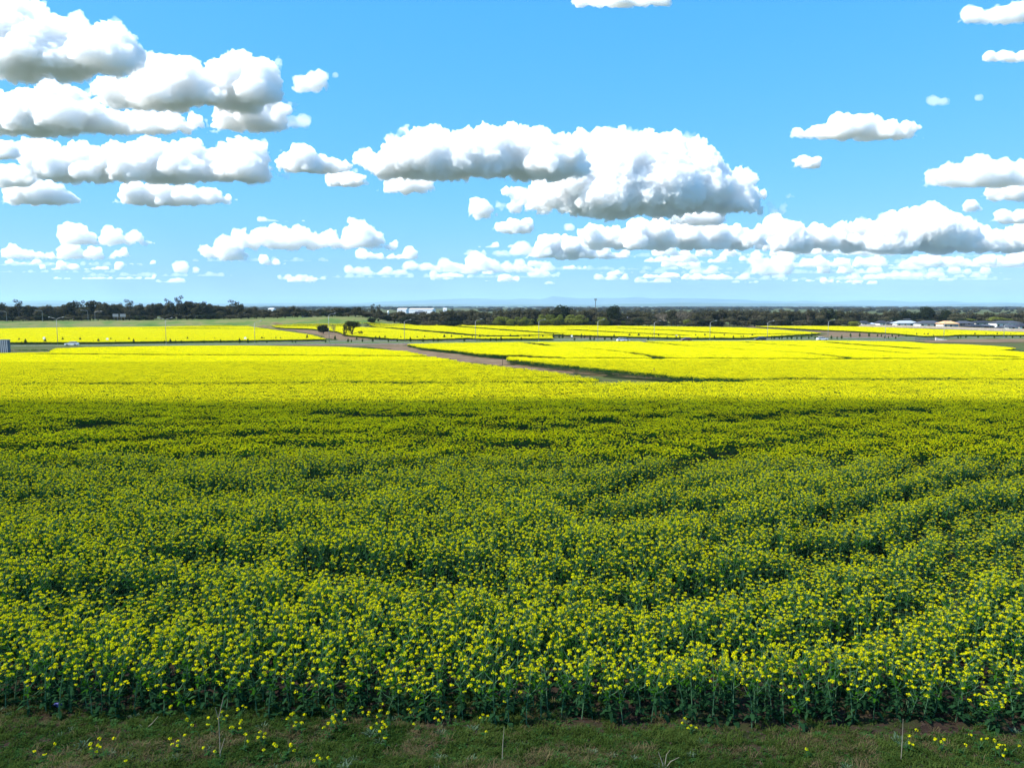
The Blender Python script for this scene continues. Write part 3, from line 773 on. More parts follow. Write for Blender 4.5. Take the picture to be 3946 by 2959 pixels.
def trunk_mesh(seed, lobes, m, r0=.03, fork=.25):
    rs = random.Random(seed); mb = MB()
    mb.tube([(0, 0, -.02), (.01, 0, fork*.6), (.0, .01, fork)], [r0*1.25, r0, r0*.8], 7)
    for l in lobes:
        e = (l[0]*.9, l[1]*.9, l[2]); mid = (e[0]*.5 + rs.gauss(0, .02), e[1]*.5, fork + (e[2]-fork)*.55)
        mb.tube([(0, 0, fork*.85), mid, e], [r0*.6, r0*.42, r0*.15], 5, 0, False)
    return mb.mesh('trunk', [m])

def lobeset(seed, kind):
    rs = random.Random(seed)
    if kind == 'gum':
        L = [(rs.gauss(0, .12), rs.gauss(0, .12), .45, .30, .24), (rs.uniform(-.1, .1), 0, .72, .24, .20)]
        for _ in range(7): a = rs.random()*6.28; L.append((math.cos(a)*rs.uniform(.15, .34), math.sin(a)*.25, rs.uniform(.25, .82), rs.uniform(.13, .2), rs.uniform(.10, .15)))
        L.append((rs.uniform(-.15, .15), 0, .88, .12, .10)); return L
    if kind == 'flat':
        L = [(0, 0, .42, .30, .25)]
        for _ in range(5): a = rs.random()*6.28; L.append((math.cos(a)*rs.uniform(.1, .3), math.sin(a)*.2, rs.uniform(.3, .6), .17, .13))
        L += [(rs.uniform(-.2, -.08), 0, .80, .17, .10), (rs.uniform(.02, .18), .05, .90, .16, .08), (rs.uniform(-.1, .1), 0, .68, .2, .13)]; return L
    if kind == 'round':
        L = [(0, 0, .48, .42, .40), (.0, 0, .72, .32, .26)]
        for _ in range(8): a = rs.random()*6.28; L.append((math.cos(a)*.3, math.sin(a)*.3, rs.uniform(.22, .7), .2, .18))
        return L
    if kind == 'willow':
        L = [(0, 0, .45, .40, .40)]
        for _ in range(9): a = rs.random()*6.28; L.append((math.cos(a)*rs.uniform(.1, .34), math.sin(a)*.3, rs.uniform(.25, .8), rs.uniform(.14, .22), rs.uniform(.14, .2)))
        return L
    if kind == 'bare':
        return [(rs.uniform(-.3, .3), rs.uniform(-.3, .3), rs.uniform(.4, .9), .2, .18) for _ in range(8)]

KINDS = {'gum': (GUM, BARK, 3600, .030), 'flat': (GUM, PALEBARK, 2600, .026), 'round': (DARKLEAF, BARK, 4200, .030), 'willow': (WILLOW, BARK, 3200, .030), 'bare': (GREYTWIG, PALEBARK, 900, .022)}
TP = {}
for kd, (lm, bm_, nl, ls) in KINDS.items():
    TP[kd] = []
    for v in range(4 if kd == 'gum' else 2):
        L = lobeset(50 + v*7 + len(kd), kd)
        TP[kd].append((crown_mesh('crown', v + 3, L, nl, ls, lm), trunk_mesh(v, L, bm_, .028, .3 if kd != 'round' else .12)))

def tree(kd, x, y, z, w, h, label, group, var=None, name='tree'):
    cm, tm = TP[kd][(var if var is not None else rnd.randrange(9)) % len(TP[kd])]
    r = empty(name, (x, y, z), rnd.choice([0, math.pi]) + rnd.uniform(-.5, .5), (w, w, h))
    tag(r, label, 'tree', group)
    for me, nm in ((cm, 'crown'), (tm, 'trunk')):
        o = bpy.data.objects.new(nm, me); COL.objects.link(o); o.parent = r
    return r

T = {}
T['gum'] = [(10,1163,60),(55,1180,60),(105,1178,45),(130,1174,60),(190,1172,65),(225,1178,55),(265,1165,55),(290,1155,60),(365,1155,65),(410,1163,55),(440,1168,55),(470,1166,45),(545,1168,55),(590,1165,55),(625,1166,55),(665,1160,45),(725,1158,62),(750,1157,60),(785,1158,55),(815,1168,48),(850,1175,60),(870,1180,50),(935,1168,42),(960,1186,50),(985,1180,50),(1015,1190,50),(1040,1192,42),(1065,1195,42),(1100,1182,42),(1130,1176,38),(1150,1185,42),(1170,1190,42),(1205,1195,48),(1240,1190,50),(1270,1193,50),(1300,1183,58),(1335,1186,40),
 (1370,1182,28),(1386,1181,22),(1400,1195,45),(1430,1200,52),(1470,1200,52),(1490,1210,45),(1520,1210,45),(1545,1197,50),(1565,1206,55),(1600,1215,62),(1640,1205,52),(1670,1198,45),(1710,1195,52),(1740,1191,52),(1775,1200,60),(1820,1191,55),(1848,1200,50),(1880,1200,52),(1905,1205,45),(1925,1190,55),(1960,1190,60),(2000,1188,60),(2030,1186,52),(2060,1190,60),(2110,1183,48),(2140,1190,45),(2210,1190,50),(2250,1192,52),(2285,1184,62),(2315,1195,60),(2345,1192,50),(2400,1205,45),(2425,1199,62),(2460,1200,62),(2500,1199,55),(2585,1192,40),
 (2680,1200,52),(2720,1192,52),(2745,1194,48),(2775,1190,60),(2810,1194,50),(2840,1190,60),(2880,1193,52),(2915,1192,45),(2950,1195,50),(2985,1196,50),(3010,1192,52),(3035,1193,42),(3072,1195,50),(3112,1190,48),(3140,1197,45),(3165,1192,48),(3232,1195,52),(3265,1197,52),(3295,1199,45),(3330,1200,50),(3365,1205,60),(3410,1196,52),(3440,1194,45),(3600,1210,52),(3670,1203,60),(3705,1205,60),(3760,1206,60),(3800,1200,60),(3850,1207,55),(3900,1205,65),(3945,1200,60),(3990,1202,60),(-30,1165,60),(-80,1170,60)]
T['flat'] = [(80,1151,48),(322,1155,38),(505,1151,52),(652,1148,34),(697,1136,46),(905,1154,60),(1440,1169,24),(1461,1172,24),(3315,1194,34)]
T['round'] = [(2165,1171,66),(2365,1172,54),(1345,1184,30),(3190,1186,84),(3485,1195,56),(3522,1200,40),(3562,1177,58),(3638,1190,42)]
T['willow'] = [(1852,1227,40),(1935,1210,60),(1972,1222,45),(2012,1217,52),(2040,1226,38),(2095,1206,50),(2145,1207,56),(2210,1208,78),(2252,1222,40),(2322,1218,46),(2366,1222,42),(2402,1230,32),(2650,1225,40),(2690,1228,32),(2775,1237,26),(3730,1222,50),(3830,1214,62),(3870,1220,50),(3215,1226,55),(3290,1232,45),(1960,1232,30)]
T['bare'] = [(2560,1200,50),(2610,1197,54),(2640,1200,46),(2535,1206,40),(2905,1212,40),(2928,1208,36),(2765,1205,12),(2788,1214,10)]
DESC = {'gum': ('dark olive gum tree in the far tree line', 'gum_tree'), 'flat': ('tall open-crowned gum rising above the far tree line', 'gum_tree'), 'round': ('dense almost black rounded tree in the far tree line', 'evergreen_tree'), 'willow': ('yellow-green bushy willow at the front of the far tree line', 'willow_tree'), 'bare': ('pale grey leafless tree in the far tree line', 'leafless_tree')}
for kd, L in T.items():
    L.sort()
    for k, (px, ty, w) in enumerate(L):
        y = 575 + rnd.uniform(-10, 22)
        if px > 1500: y = 560 + rnd.uniform(-6, 18)
        if px > 3300: y = 600 + rnd.uniform(0, 30)
        if kd == 'willow': y -= 22
        x = atd(px, y); z = float(terrain(x, y)) - .1
        h = zpix(ty, y) - z
        ww = w / F * y * 1.35
        tree(kd, x, y, z, ww, h, '%s, %s such from the left' % (DESC[kd][0], ORD(k+1)), 'trees of the far tree line', name=DESC[kd][1])
# a lower second row that closes the gaps, tops a little below
k2 = 0
for px in np.arange(-60, 4010, 34):
    k2 += 1
    px = px + rnd.uniform(-12, 12)
    if 3330 < px and rnd.random() < .2: continue
    base = np.interp(px, [0, 900, 1000, 1500, 1560, 1650, 1720, 3200, 3400, 4000], [1178, 1180, 1194, 1204, 1200, 1200, 1199, 1199, 1208, 1212])
    y = (640 if px > 3300 else 592) + rnd.uniform(0, 30); x = atd(px, y); z = float(terrain(x, y)) - .1
    tree('gum', x, y, z, rnd.uniform(48, 66)/F*y*1.35, zpix(base + rnd.uniform(-5, 6), y) - z, 'dark gum tree half hidden in the second row of far trees, %s from the left' % ORD(k2), 'second row of the far tree line', name='gum_tree')
# undergrowth at the foot of the trees
ks = 0
for px in np.arange(-60, 4010, 30):
    ks += 1; px = px + rnd.uniform(-10, 10); y = (548 if px > 1560 else 556) + rnd.uniform(-3, 6)
    if px > 3290: y = 575 + rnd.uniform(0, 10)
    x = atd(px, y); z = float(terrain(x, y)) - .1
    r = tree(rnd.choice(['gum', 'round', 'gum']), x, y, z, rnd.uniform(40, 60)/F*y*1.3, rnd.uniform(3.0, 5.0) if px < 1500 else rnd.uniform(4, 6.5), 'low dark shrub at the foot of the far tree line, %s from the left' % ORD(ks), 'shrubs under the far tree line', name='shrub')
    r['category'] = 'shrub'

def lone(kd, px, by, ty, w, label, name='tree', cat='tree', var=None, h=0.0):
    x, y = at(px, by); z = float(terrain(x, y)); r = tree(kd, x, y, z, w/F*y*1.25, zpix(ty, y)-z, label, None, var, name); r['category'] = cat; return r
lone('round', 1246, 1286, 1249, 48, 'solid round black-green bush standing beside the dirt track left of the lone tree', 'bush', 'bush')
lone('bare', 1287, 1287, 1250, 26, 'thin nearly leafless sapling between the round bush and the lone tree', 'sapling')
lone('round', 1432, 1246, 1223, 32, 'dark round bush on the right slope of the grassy mound', 'bush', 'bush')
lone('round', 1458, 1240, 1228, 9, 'tiny dark bush on the mound beside the larger bush', 'bush', 'bush')
# the lone tree with its leaning crown
LL = [(-.25, 0, .62, .24, .24), (-.38, 0, .42, .13, .28), (.0, .05, .80, .30, .17), (.22, 0, .70, .22, .15), (.28, 0, .86, .17, .10), (-.1, -.1, .88, .26, .12), (-.42, 0, .22, .07, .16), (.06, .1, .60, .14, .10), (.44, 0, .28, .15, .09), (-.12, 0, .45, .12, .12)]
lt_c = crown_mesh('crown', 91, LL, 5200, .024, leaf_mat('lone_leaf', (0.018, 0.028, 0.010), (0.05, 0.06, 0.02), .2)); lt_t = trunk_mesh(5, LL, BARK, .030, .22)
x, y = at(1357, 1298); r = empty('lone_tree', (x, y, float(terrain(x, y))), 0, (72/F*y, 72/F*y, zpix(1236, y) - float(terrain(x, y))))
tag(r, 'lone dark tree with leaning wide crown and forked trunk beside the dirt track', 'tree')
link('crown', lt_c, r); link('trunk', lt_t, r)

# saplings along the road
sap_c = [crown_mesh('crown', 200+k, [(0, 0, .45, .30, .35), (.0, 0, .75, .17, .25), (.1*k-.1, 0, .3, .26, .2)], 260, .07, SAPL) for k in range(3)]
sap_t = trunk_mesh(9, [(0, 0, .7, .1, .1)], BARK, .03, .3)
SP_ = [(75,16),(85,10),(99,22),(155,8),(175,24),(243,20),(310,18),(360,10),(380,20),(428,14),(446,12),(498,14),(516,20),(565,10),(634,10),(657,18),(678,12),(699,12),(723,16),(787,12),(828,10),(851,14),(924,20),(956,18),(1010,16),(1018,12),(1029,10),(1045,8),(1064,14),(1082,12),(1126,12),(1140,8),(1150,8),(1184,22),(1238,12),(1255,10),(1292,18),(1342,14),(1355,10),(1375,10),(1397,12),(1437,14),(1448,14),(1463,14),(1484,16),(1497,10),(1531,14),(1545,14),(1582,20),(1608,14),(1630,14),(1637,14),(1670,14),(1688,14),(1712,20),(1740,18),(1780,13),(1790,13),(1820,14),(1849,18),(1865,12),(1880,14),(1890,14),(1912,14),(1931,20),(1967,18),(1995,14),(2009,12),(2040,14),(2092,14),(2132,18),(2155,14),(2168,18),(2202,14),(2214,12),(2240,16),(2252,13),(2274,15),(2290,12),(2330,16),(2356,14),(2366,14),(2425,18),(2461,18),(2497,16),(2513,12),(2537,14),(2570,14),(2605,14),(2619,14),(2680,12),(2688,12),(2715,15),(2752,15),(2790,15),(2825,14),(2855,12),(2864,14),(2898,14),(2973,14),(2983,12),(3002,10),(3012,15),(3033,10),(3049,14),(3070,10),(3087,14),(3115,10),(3126,17),(3140,10),(3202,14),(3225,10),(3242,14),(3276,14),(3311,15),(3347,17),(3380,9),(3395,9),(3408,9),(3422,9),(3436,9),(3450,9),(3462,9),(3490,9),(3530,12),(3560,11),(3574,13),(3596,13),(3690,9),(3700,9),(3720,13),(3755,13),(3767,11),(3797,11),(3830,11),(3840,13),(3875,9),(3892,9),(3900,9),(3930,9)]
SP_.sort(); LPX = [223, 641, 983, 1269, 1559, 1832, 2076, 2303, 2520, 2735, 2956, 3189, 3410, 3635, 3866]; cnt = {}
for k, (px, h) in enumerate(SP_):
    li = sum(p < px for p in LPX); cnt[li] = cnt.get(li, 0) + 1
    x, y = on_road(px, rnd.choice([-1.5, 1.0, 2.5, 22, 24])); z = float(terrain(x, y)); hh = (h*.85+5)/F*y; 
    r = empty('sapling', (x, y, z), rnd.random()*6, (hh*rnd.uniform(.55, .95), hh*.8, hh))
    tag(r, ('small dark roadside sapling, %s to the right of the %s street lamp' % (ORD(cnt[li]), ORD(li))) if li else 'small dark roadside sapling left of the first street lamp, %s from the left' % ORD(cnt[0]), 'sapling', 'saplings planted along the road')
    link('crown', sap_c[k % 3], r); link('trunk', sap_t, r)

# low green strips: gap lines, field edges, weeds beside tracks
c_low = bpy.data.collections.new('low_green_sources')
for k in range(3): lod_obj('low_green_%d' % k, tuft(700+k, 60, .45, .10, .8, 0, .9), [CROPGREEN], c_low)
LP = []
def strip_pts(pts, w, dens, h=0):
    P = [at(px, py, h) for px, py in pts]
    for a in range(len(P)-1):
        L = math.dist(P[a], P[a+1])
        for _ in range(int(L*w*dens*1.0)):
            t = rnd.random(); q = (rnd.random()-.5)*w
            LP.append((P[a][0] + t*(P[a+1][0]-P[a][0]), P[a][1] + t*(P[a+1][1]-P[a][1]) + q))
for p, w in GAPS[:-70]: strip_pts(p, w*1.4, .12, .3)
strip_pts([(40, 1350), (250, 1350)], 14, .16); strip_pts([(0, 1323), (700, 1320), (1270, 1315)], 9, .14); strip_pts([(1780, 1356), (1950, 1372), (2010, 1378)], 6, .4)
strip_pts([(1950, 1384), (2300, 1420), (2600, 1452), (2870, 1462)], 2.2, 1.0); strip_pts([(1560, 1333), (1750, 1352), (1950, 1372)], 2.5, .5)
strip_pts([(1010, 1262), (1120, 1282), (1260, 1309), (1500, 1308), (1800, 1306)], 5, .2); strip_pts([(2130, 1294), (2500, 1303), (2900, 1304), (3120, 1296)], 8, .12)
strip_pts([(2160, 1462), (2250, 1465), (2310, 1466)], 2.5, 1.5); strip_pts([(2780, 1464), (2862, 1466)], 3, 2.5); strip_pts([(1380, 1341), (1500, 1347)], 6, .3); strip_pts([(3150, 1270), (3400, 1282), (3560, 1297), (3946, 1296)], 9, .1); strip_pts([(3750, 1345), (3946, 1352)], 10, .15)
LP = np.array(LP); n = len(LP)
o = scatter('ground_cover', np.stack([LP[:, 0], LP[:, 1], terrain(LP[:, 0], LP[:, 1])], 1), rng.uniform(0, 6.28, n), np.stack([rng.uniform(.5, 1.1, n)]*3, 1), rng.integers(0, 3, n), c_low)
tag(o, 'green weeds in the gaps between the canola blocks and beside the tracks', 'weeds', kind='stuff'); print('low', n)

# two tall weeds standing over the crop on the right
for (px, py, hp, lab) in ((3825, 1462, 24, 'left one of two tall dark weeds standing over the sunlit canola on the right'), (3872, 1462, 30, 'right, broader one of two tall dark weeds standing over the sunlit canola'), (3668, 1462, 18, 'thin olive weed standing over the sunlit canola on the right')):
    x, y = at(px, py); z = float(terrain(x, y)); H = zpix(py - 12 - hp, y) - z; a, b = MB(), MB(); rs = random.Random(px)
    for _ in range(6 if px != 3668 else 3):
        e = (rs.uniform(-.55, .55), rs.uniform(-.3, .3), H*rs.uniform(.75, 1)); a.tube([(0, 0, 0), (e[0]*.35, e[1]*.3, H*.5), e], [.02, .015, .008], 4)
        for q in range(16 if px != 3668 else 4):
            t = rs.uniform(.45, 1.0); th = rs.random()*6.28
            leafquad(b, (e[0]*t*t, e[1]*t, e[2]*t), Vector((math.cos(th), math.sin(th), .5)).normalized(), rs.uniform(.12, .28), .12, .2, 0)
    r = empty('tall_weed', (x, y, z)); tag(r, lab, 'weed'); a.build('stem', BARK, r); b.build('foliage', SAPL if px != 3668 else CROPGREEN, r)['kind'] = 'stuff'

# ------------------------------------------------------------------ distant woods and plain
c_far = bpy.data.collections.new('far_tree_sources')
for k in range(3):
    o = bpy.data.objects.new('far_tree_%d' % k, crown_mesh('far_crown', 30+k, [(0, 0, .4, .5, .4), (.3, 0, .5, .35, .35), (-.3, .1, .45, .35, .4), (0, 0, .7, .3, .25)], 420, .10, GUM)); c_far.objects.link(o)
FX = []
for d, n, hh in ((1000, 160, 7), (1500, 320, 9), (2200, 420, 10), (3200, 520, 11), (4800, 600, 12), (7500, 600, 14), (12000, 600, 17)):
    for _ in range(n):
        y = d*rnd.uniform(.85, 1.2); x = rnd.uniform(-.72, .72)*y
        if vnoise(np.array([x/d*9+d]), np.array([y/d*9]))[0] < .38: continue
        if 900 < y < 2600 and abs(x/y*F + 1973 - 1600) < 150 : continue
        s = hh*rnd.uniform(.5, 1.1); FX.append((x, y, 0, s*rnd.uniform(1.2, 2.4)*(1 if d < 2500 else 2), s))
FX = np.array(FX); n = len(FX)
o = scatter('distant_woods', FX[:, :3] + np.stack([0*FX[:, 0], 0*FX[:, 0], terrain(FX[:, 0], FX[:, 1])], 1), rng.uniform(0, 6.28, n), np.stack([FX[:, 3], FX[:, 3], FX[:, 4]], 1), rng.integers(0, 3, n), c_far)
tag(o, 'far-off belts of trees fading to blue on the plain', 'woods', kind='stuff')

# hills
HF = [(-400, 1166), (0, 1163), (60, 1160), (220, 1158), (330, 1163), (450, 1161), (560, 1168), (840, 1170), (1050, 1169), (1080, 1168), (1350, 1171), (1500, 1161), (1620, 1157), (1700, 1154), (1840, 1150), (1950, 1155), (2010, 1151), (2080, 1153), (2112, 1147), (2128, 1141), (2145, 1143), (2180, 1146), (2240, 1150), (2300, 1148), (2380, 1149), (2450, 1145), (2520, 1151), (2600, 1149), (2700, 1151), (2800, 1154), (2870, 1155), (2920, 1161), (2960, 1160), (3020, 1163), (3100, 1158), (3170, 1165), (3246, 1162), (3300, 1157), (3400, 1157), (3500, 1163), (3660, 1160), (3720, 1166), (3850, 1164), (3946, 1168), (4400, 1166)]
HN = [(-400, 1172), (0, 1172), (180, 1168), (300, 1174), (700, 1176), (1300, 1176), (1500, 1174), (1700, 1171), (1850, 1175), (2000, 1173), (2300, 1176), (2400, 1170), (2500, 1171), (2600, 1167), (2700, 1168), (2900, 1169), (3100, 1170), (3246, 1173), (3400, 1178), (3560, 1176), (3700, 1172), (3850, 1170), (3946, 1170), (4400, 1172)]
HILLM = world_mat('hill_forest', [(0.3, (0.03, 0.05, 0.02)), (0.55, (0.07, 0.10, 0.04)), (0.75, (0.13, 0.13, 0.07))], 0.0006, bump=0)
def hills(prof, y0, depth):
    px = np.arange(-380, 4380, 12); P = np.array(prof)
    top = np.interp(px, P[:, 0], P[:, 1]) ; V = []
    K = 15
    for k in range(K):
        t = k/(K-1)*2 - 1; y = y0 + t*depth
        x = (px-1973)/F*y
        hz = np.array([zpix(v, y0) for v in top])
        z = -5 + (hz+5) * (1-abs(t))**.8 * (1 - .28*vnoise(px*.04 + k*.8, px*0 + k*.9)*(abs(t) > .05)*1.0)
        V.append(np.stack([x, np.full(len(px), y), z], 1))
    V = np.stack(V, 0); ny_, nx_ = V.shape[:2]; i = np.arange(ny_*nx_).reshape(ny_, nx_)
    FC = np.stack([i[:-1, :-1].ravel(), i[:-1, 1:].ravel(), i[1:, 1:].ravel(), i[1:, :-1].ravel()], 1)
    return tag(link('hills', fast_mesh('hills', V.reshape(-1, 3), FC, [HILLM], shade=True)), kind='structure')
hills(HF, 35000, 4500); hills(HN, 23000, 3500)

# ------------------------------------------------------------------ street lamps
def lamp(px, h, arms, label):
    x, y = on_road(px, 0); z = float(terrain(x, y))
    r = empty('street_lamp', (x, y, z)); tag(r, label, 'street lamp', 'street lamps along the road')
    mb = MB(); mb.tube([(0, 0, 0), (0, 0, h*.5), (0, 0, h)], [.11, .09, .07], 8); mb.tube([(0, 0, 0), (0, 0, .25)], [.24, .24], 8); mb.build('pole', GALV, r, True)
    for s in arms:
        mb = MB(); mb.tube([(0, 0, h-.1), (s*.6, 0, h+.35), (s*2.2, 0, h+.75)], [.07, .06, .05], 6); a = mb.build('arm', GALV, r, True)
        mb = MB(); mb.tube([(s*2.1, 0, h+.72), (s*2.6, 0, h+.82), (s*3.0, 0, h+.84)], [.10, .17, .07], 6); mb.build('lamp_head', GALV, r, True)
single = 0
for k, (px, ty) in enumerate([(223, 1224), (641, 1226), (983, 1238), (1269, 1208), (1559, 1232), (1832, 1230), (2076, 1231), (2303, 1231), (2520, 1236), (2735, 1236), (2956, 1236), (3189, 1232), (3410, 1236), (3635, 1236), (3866, 1246)]):
    x, y = on_road(px); h = zpix(ty, y) - .8
    if k < 2: lamp(px, h, (-1, 1), 'double-armed grey street lamp, %s of the two' % ('leftmost' if k == 0 else 'right one'))
    else:
        single += 1; lamp(px, h, (1,), 'single-armed grey street lamp beside the road, %s of these from the left' % ORD(single))
for k, (px, by, ty, s) in enumerate([(32, 1240, 1202, -1), (170, 1240, 1198, -1), (345, 1238, 1198, -1), (372, 1238, 1202, 1)]):
    y = 548; x = atd(px, y); z = float(terrain(x, y)); h = zpix(ty, y) - z
    r = empty('street_lamp', (x, y, z)); tag(r, 'thin pale street lamp in front of the far gum trees, %s from the left' % ORD(k+1), 'street lamp', 'street lamps before the far trees')
    mb = MB(); mb.tube([(0, 0, 0), (0, 0, h)], [.12, .08], 6); mb.build('pole', GALV, r)
    mb = MB(); mb.tube([(0, 0, h-.1), (s*1.5, 0, h+.3), (s*4, 0, h+.4)], [.10, .09, .08], 5); mb.build('arm', GALV, r)
    mb = MB(); mb.tube([(s*3.9, 0, h+.4), (s*5.2, 0, h+.4)], [.16, .12], 5); mb.build('lamp_head', GALV, r)

# road signs
SIGNB = mat('sign_back', (0.22, 0.24, 0.27), .5, .3)
for px, lab in ((451, 'left one of two grey road sign boards seen from behind before the far trees'), (479, 'right one of two grey road sign boards seen from behind before the far trees')):
    y = 546; x = atd(px, y); z = float(terrain(x, y)); zt = zpix(1210, y); zb = zpix(1221, y); w = 22/F*y/2
    r = empty('road_sign', (x, y, z)); tag(r, lab, 'road sign')
    mb = MB(); mb.box(-w, -.05, zb-z, w, .05, zt-z); mb.box(-w, -.1, (zt+zb)/2-z-.1, w, -.052, (zt+zb)/2-z+.1); mb.build('board', SIGNB, r)
    for sx in (-.6*w, .6*w): mb = MB(); mb.tube([(sx, .15, 0), (sx, .15, zt-z)], [.09, .09], 6); mb.build('post', GALV, r)
for k, px in enumerate((172, 415, 946)):
    x, y = on_road(px, 17.5); z = float(terrain(x, y)); zc = zpix([1303, 1307, 1303.5][k], y) - z
    r = empty('road_sign', (x, y, z)); tag(r, 'small round white road sign before the yellow field beyond the road, %s from the left' % ORD(k+1), 'road sign', 'round white road signs')
    mb = MB(); mb.tube([(0, -.02, zc), (0, -.06, zc)], [.55, .55], 16); mb.build('board', WHITEP, r); mb = MB(); mb.tube([(0, .06, 0), (0, .06, zc+.2)], [.05, .05], 6); mb.build('post', GALV, r)
for k, (px, py) in enumerate(((2203, 1300), (2890, 1302), (3598, 1299), (2606, 1300))):
    x, y = on_road(px, 19); z = float(terrain(x, y)); zc = zpix(py - 5, y) - z
    r = empty('road_sign', (x, y, z)); tag(r, 'small pale marker sign among the roadside saplings, %s of these from the left' % ORD(k+1), 'road sign', 'small roadside marker signs')
    mb = MB(); mb.box(-.4, -.03, zc-.5, .4, .0, zc+.5); mb.build('board', WHITEP, r); mb = MB(); mb.tube([(0, .06, 0), (0, .06, zc+.2)], [.05, .05], 6); mb.build('post', GALV, r)

# ------------------------------------------------------------------ cars
def car(px, off, paint, label, L=4.4, flip=1, suv=False):
    x, y = on_road(px, off); z = float(terrain(x, y)) + .08
    x2, y2 = on_road(px+60, off)
    r = empty('car', (x, y, z), math.atan2(y2-y, x2-x), (flip, 1, 1)); tag(r, label, 'car', 'cars on the road')
    h = 1.7 if suv else 1.45; W = .88
    prof = [(-L/2, .35), (-L/2+.03, .8), (-L/2+.25, .95), (L/2-1.3, 1.0), (L/2-.2, .82), (L/2, .6), (L/2, .35)]
    cab = [(-L/2+.3, .93), (-L/2+.75, h-.05), (-.1, h), (.55, h-.08), (1.15, .96)]
    def extr(pr, w0, w1):
        mb = MB(); n = len(pr); zs = [p[1] for p in pr]; z0, z1 = min(zs), max(zs)
        wf = lambda zz: w0 + (w1-w0)*(zz-z0)/(z1-z0)
        mb.add([(p[0], -wf(p[1]), p[1]) for p in pr] + [(p[0], wf(p[1]), p[1]) for p in pr], [tuple(range(n)), tuple(range(2*n-1, n-1, -1))] + [(k, n+k, n+(k+1) % n, (k+1) % n) for k in range(n)])
        return mb
    b = extr(prof, W, W*.97); b.build('body', paint, r)
    extr(cab, W*.93, W*.74).build('window', GLASS, r)
    mb = MB(); mb.box(-L/2+.75, -W*.72, h-.06, .55, W*.72, h+.012); mb.build('roof', paint, r)
    for sx in (-L/2+.85, L/2-.85):
        for sy in (-W+.02, W-.02):
            mb = MB(); mb.tube([(sx, sy-.11, .33), (sx, sy+.11, .33)], [.33, .33], 12); w = mb.build('wheel', TYRE, r)
            mb = MB(); mb.tube([(sx, sy-.125, .33), (sx, sy+.125, .33)], [.19, .19], 10); mb.build('rim', GALV, w)
    mb = MB(); mb.box(L/2-.02, -W*.85, .62, L/2+.02, -W*.5, .76); mb.box(L/2-.02, W*.5, .62, L/2+.02, W*.85, .76); mb.build('headlight', WHITEP, r)
PW = mat('car_white', (.8, .8, .8), .25, 0, var=.02, spec=.6); PB = mat('car_black', (.015, .015, .02), .2, 0, spec=.6); PR = mat('car_maroon', (.10, .03, .035), .25, 0, spec=.6); PS = mat('car_silver', (.35, .4, .45), .3, .5)
car(277, -15, PW, 'white car driving on the road beside the leftmost street lamp', 4.4, -1)
car(2395, -13, PW, 'white car followed closely by a grey one on the road near the middle', 3.9, 1)
car(2409, -12.5, PS, 'grey car right behind the white car near the middle of the road', 3.6, 1)
car(2645, -12, PR, 'dark maroon car on the road left of the black one', 4.3, -1)
car(2930, -12, PB, 'black car on the road just left of a street lamp', 4.6, -1, True)
car(3167, -12, PW, 'white car on the road just left of a street lamp on the right', 4.5, 1)
# culvert headwall and guard rail on the right
CONC = mat('concrete', (.42, .40, .37), .85, scale=1.5, var=.2, bump=.2); DKP = mat('dark_rail', (.10, .11, .12), .6)
x0, y0 = on_road(3525, -19); x1, y1 = on_road(3605, -19)
r = empty('guard_fence', (x0, y0, 0)); tag(r, 'dark low guard fence with rails beside the culvert on the right', 'fence')
mb = MB(); mb.tube([(0, 0, 1.15), (x1-x0, y1-y0, 1.15)], [.07, .07], 5); mb.build('rail', DKP, r); mb = MB(); mb.tube([(0, 0, .7), (x1-x0, y1-y0, .7)], [.10, .10], 5); mb.build('rail', DKP, r); mb = MB(); mb.tube([(0, 0, .3), (x1-x0, y1-y0, .3)], [.10, .10], 5); mb.build('rail', DKP, r)
for k in range(6): t = k/5; mb = MB(); mb.box(t*(x1-x0)-.06, t*(y1-y0)-.06, 0, t*(x1-x0)+.06, t*(y1-y0)+.06, 1.25); mb.build('post', DKP, r)
x2, y2 = on_road(3606, -20); mb = MB(); mb.add([(0, 0, 0), (4.6, -.3, 0), (4.6, .5, 0), (0, .9, 0), (0, 0, 1.35), (1.6, 0, .75), (4.6, -.3, .25), (4.6, .5, .25), (1.6, .6, .75), (0, .9, 1.35)], [(0, 1, 6, 5, 4), (3, 9, 8, 7, 2), (4, 5, 8, 9), (5, 6, 7, 8), (1, 2, 7, 6), (0, 4, 9, 3)])
o = mb.build('culvert_wall', CONC); o.location = (x2, y2, 0); tag(o, 'sloping pale concrete culvert wing wall at the end of the dark guard fence', 'wall')

# corrugated shed at the left edge
SH = mat('steel_cladding', (.13, .16, .20), .5, .2, var=.1); x, y = at(33, 1359); z = float(terrain(x, y)); H = zpix(1309, y) - z
r = empty('shed', (x, y, z)); tag(r, 'blue-grey steel shed with vertical ribs cut by the left picture edge', 'shed')
mb = MB(); mb.box(-9, 0, 0, 0, .9, H-.12); mb.build('wall', SH, r)
mb = MB(); mb.box(-9.1, -.15, H-.12, .12, 1.0, H); mb.build('roof', SH, r)
RIB = mat('light_rib', (.42, .45, .48), .5, .2)
ribm = MB(); ribm.box(-.09, -.12, .02, .09, 0.0, H-.13); rme = ribm.mesh('rib', [RIB])
for k in range(18): o = link('rib', rme, r); o.location = (-.25 - k*.5, -.002, 0)

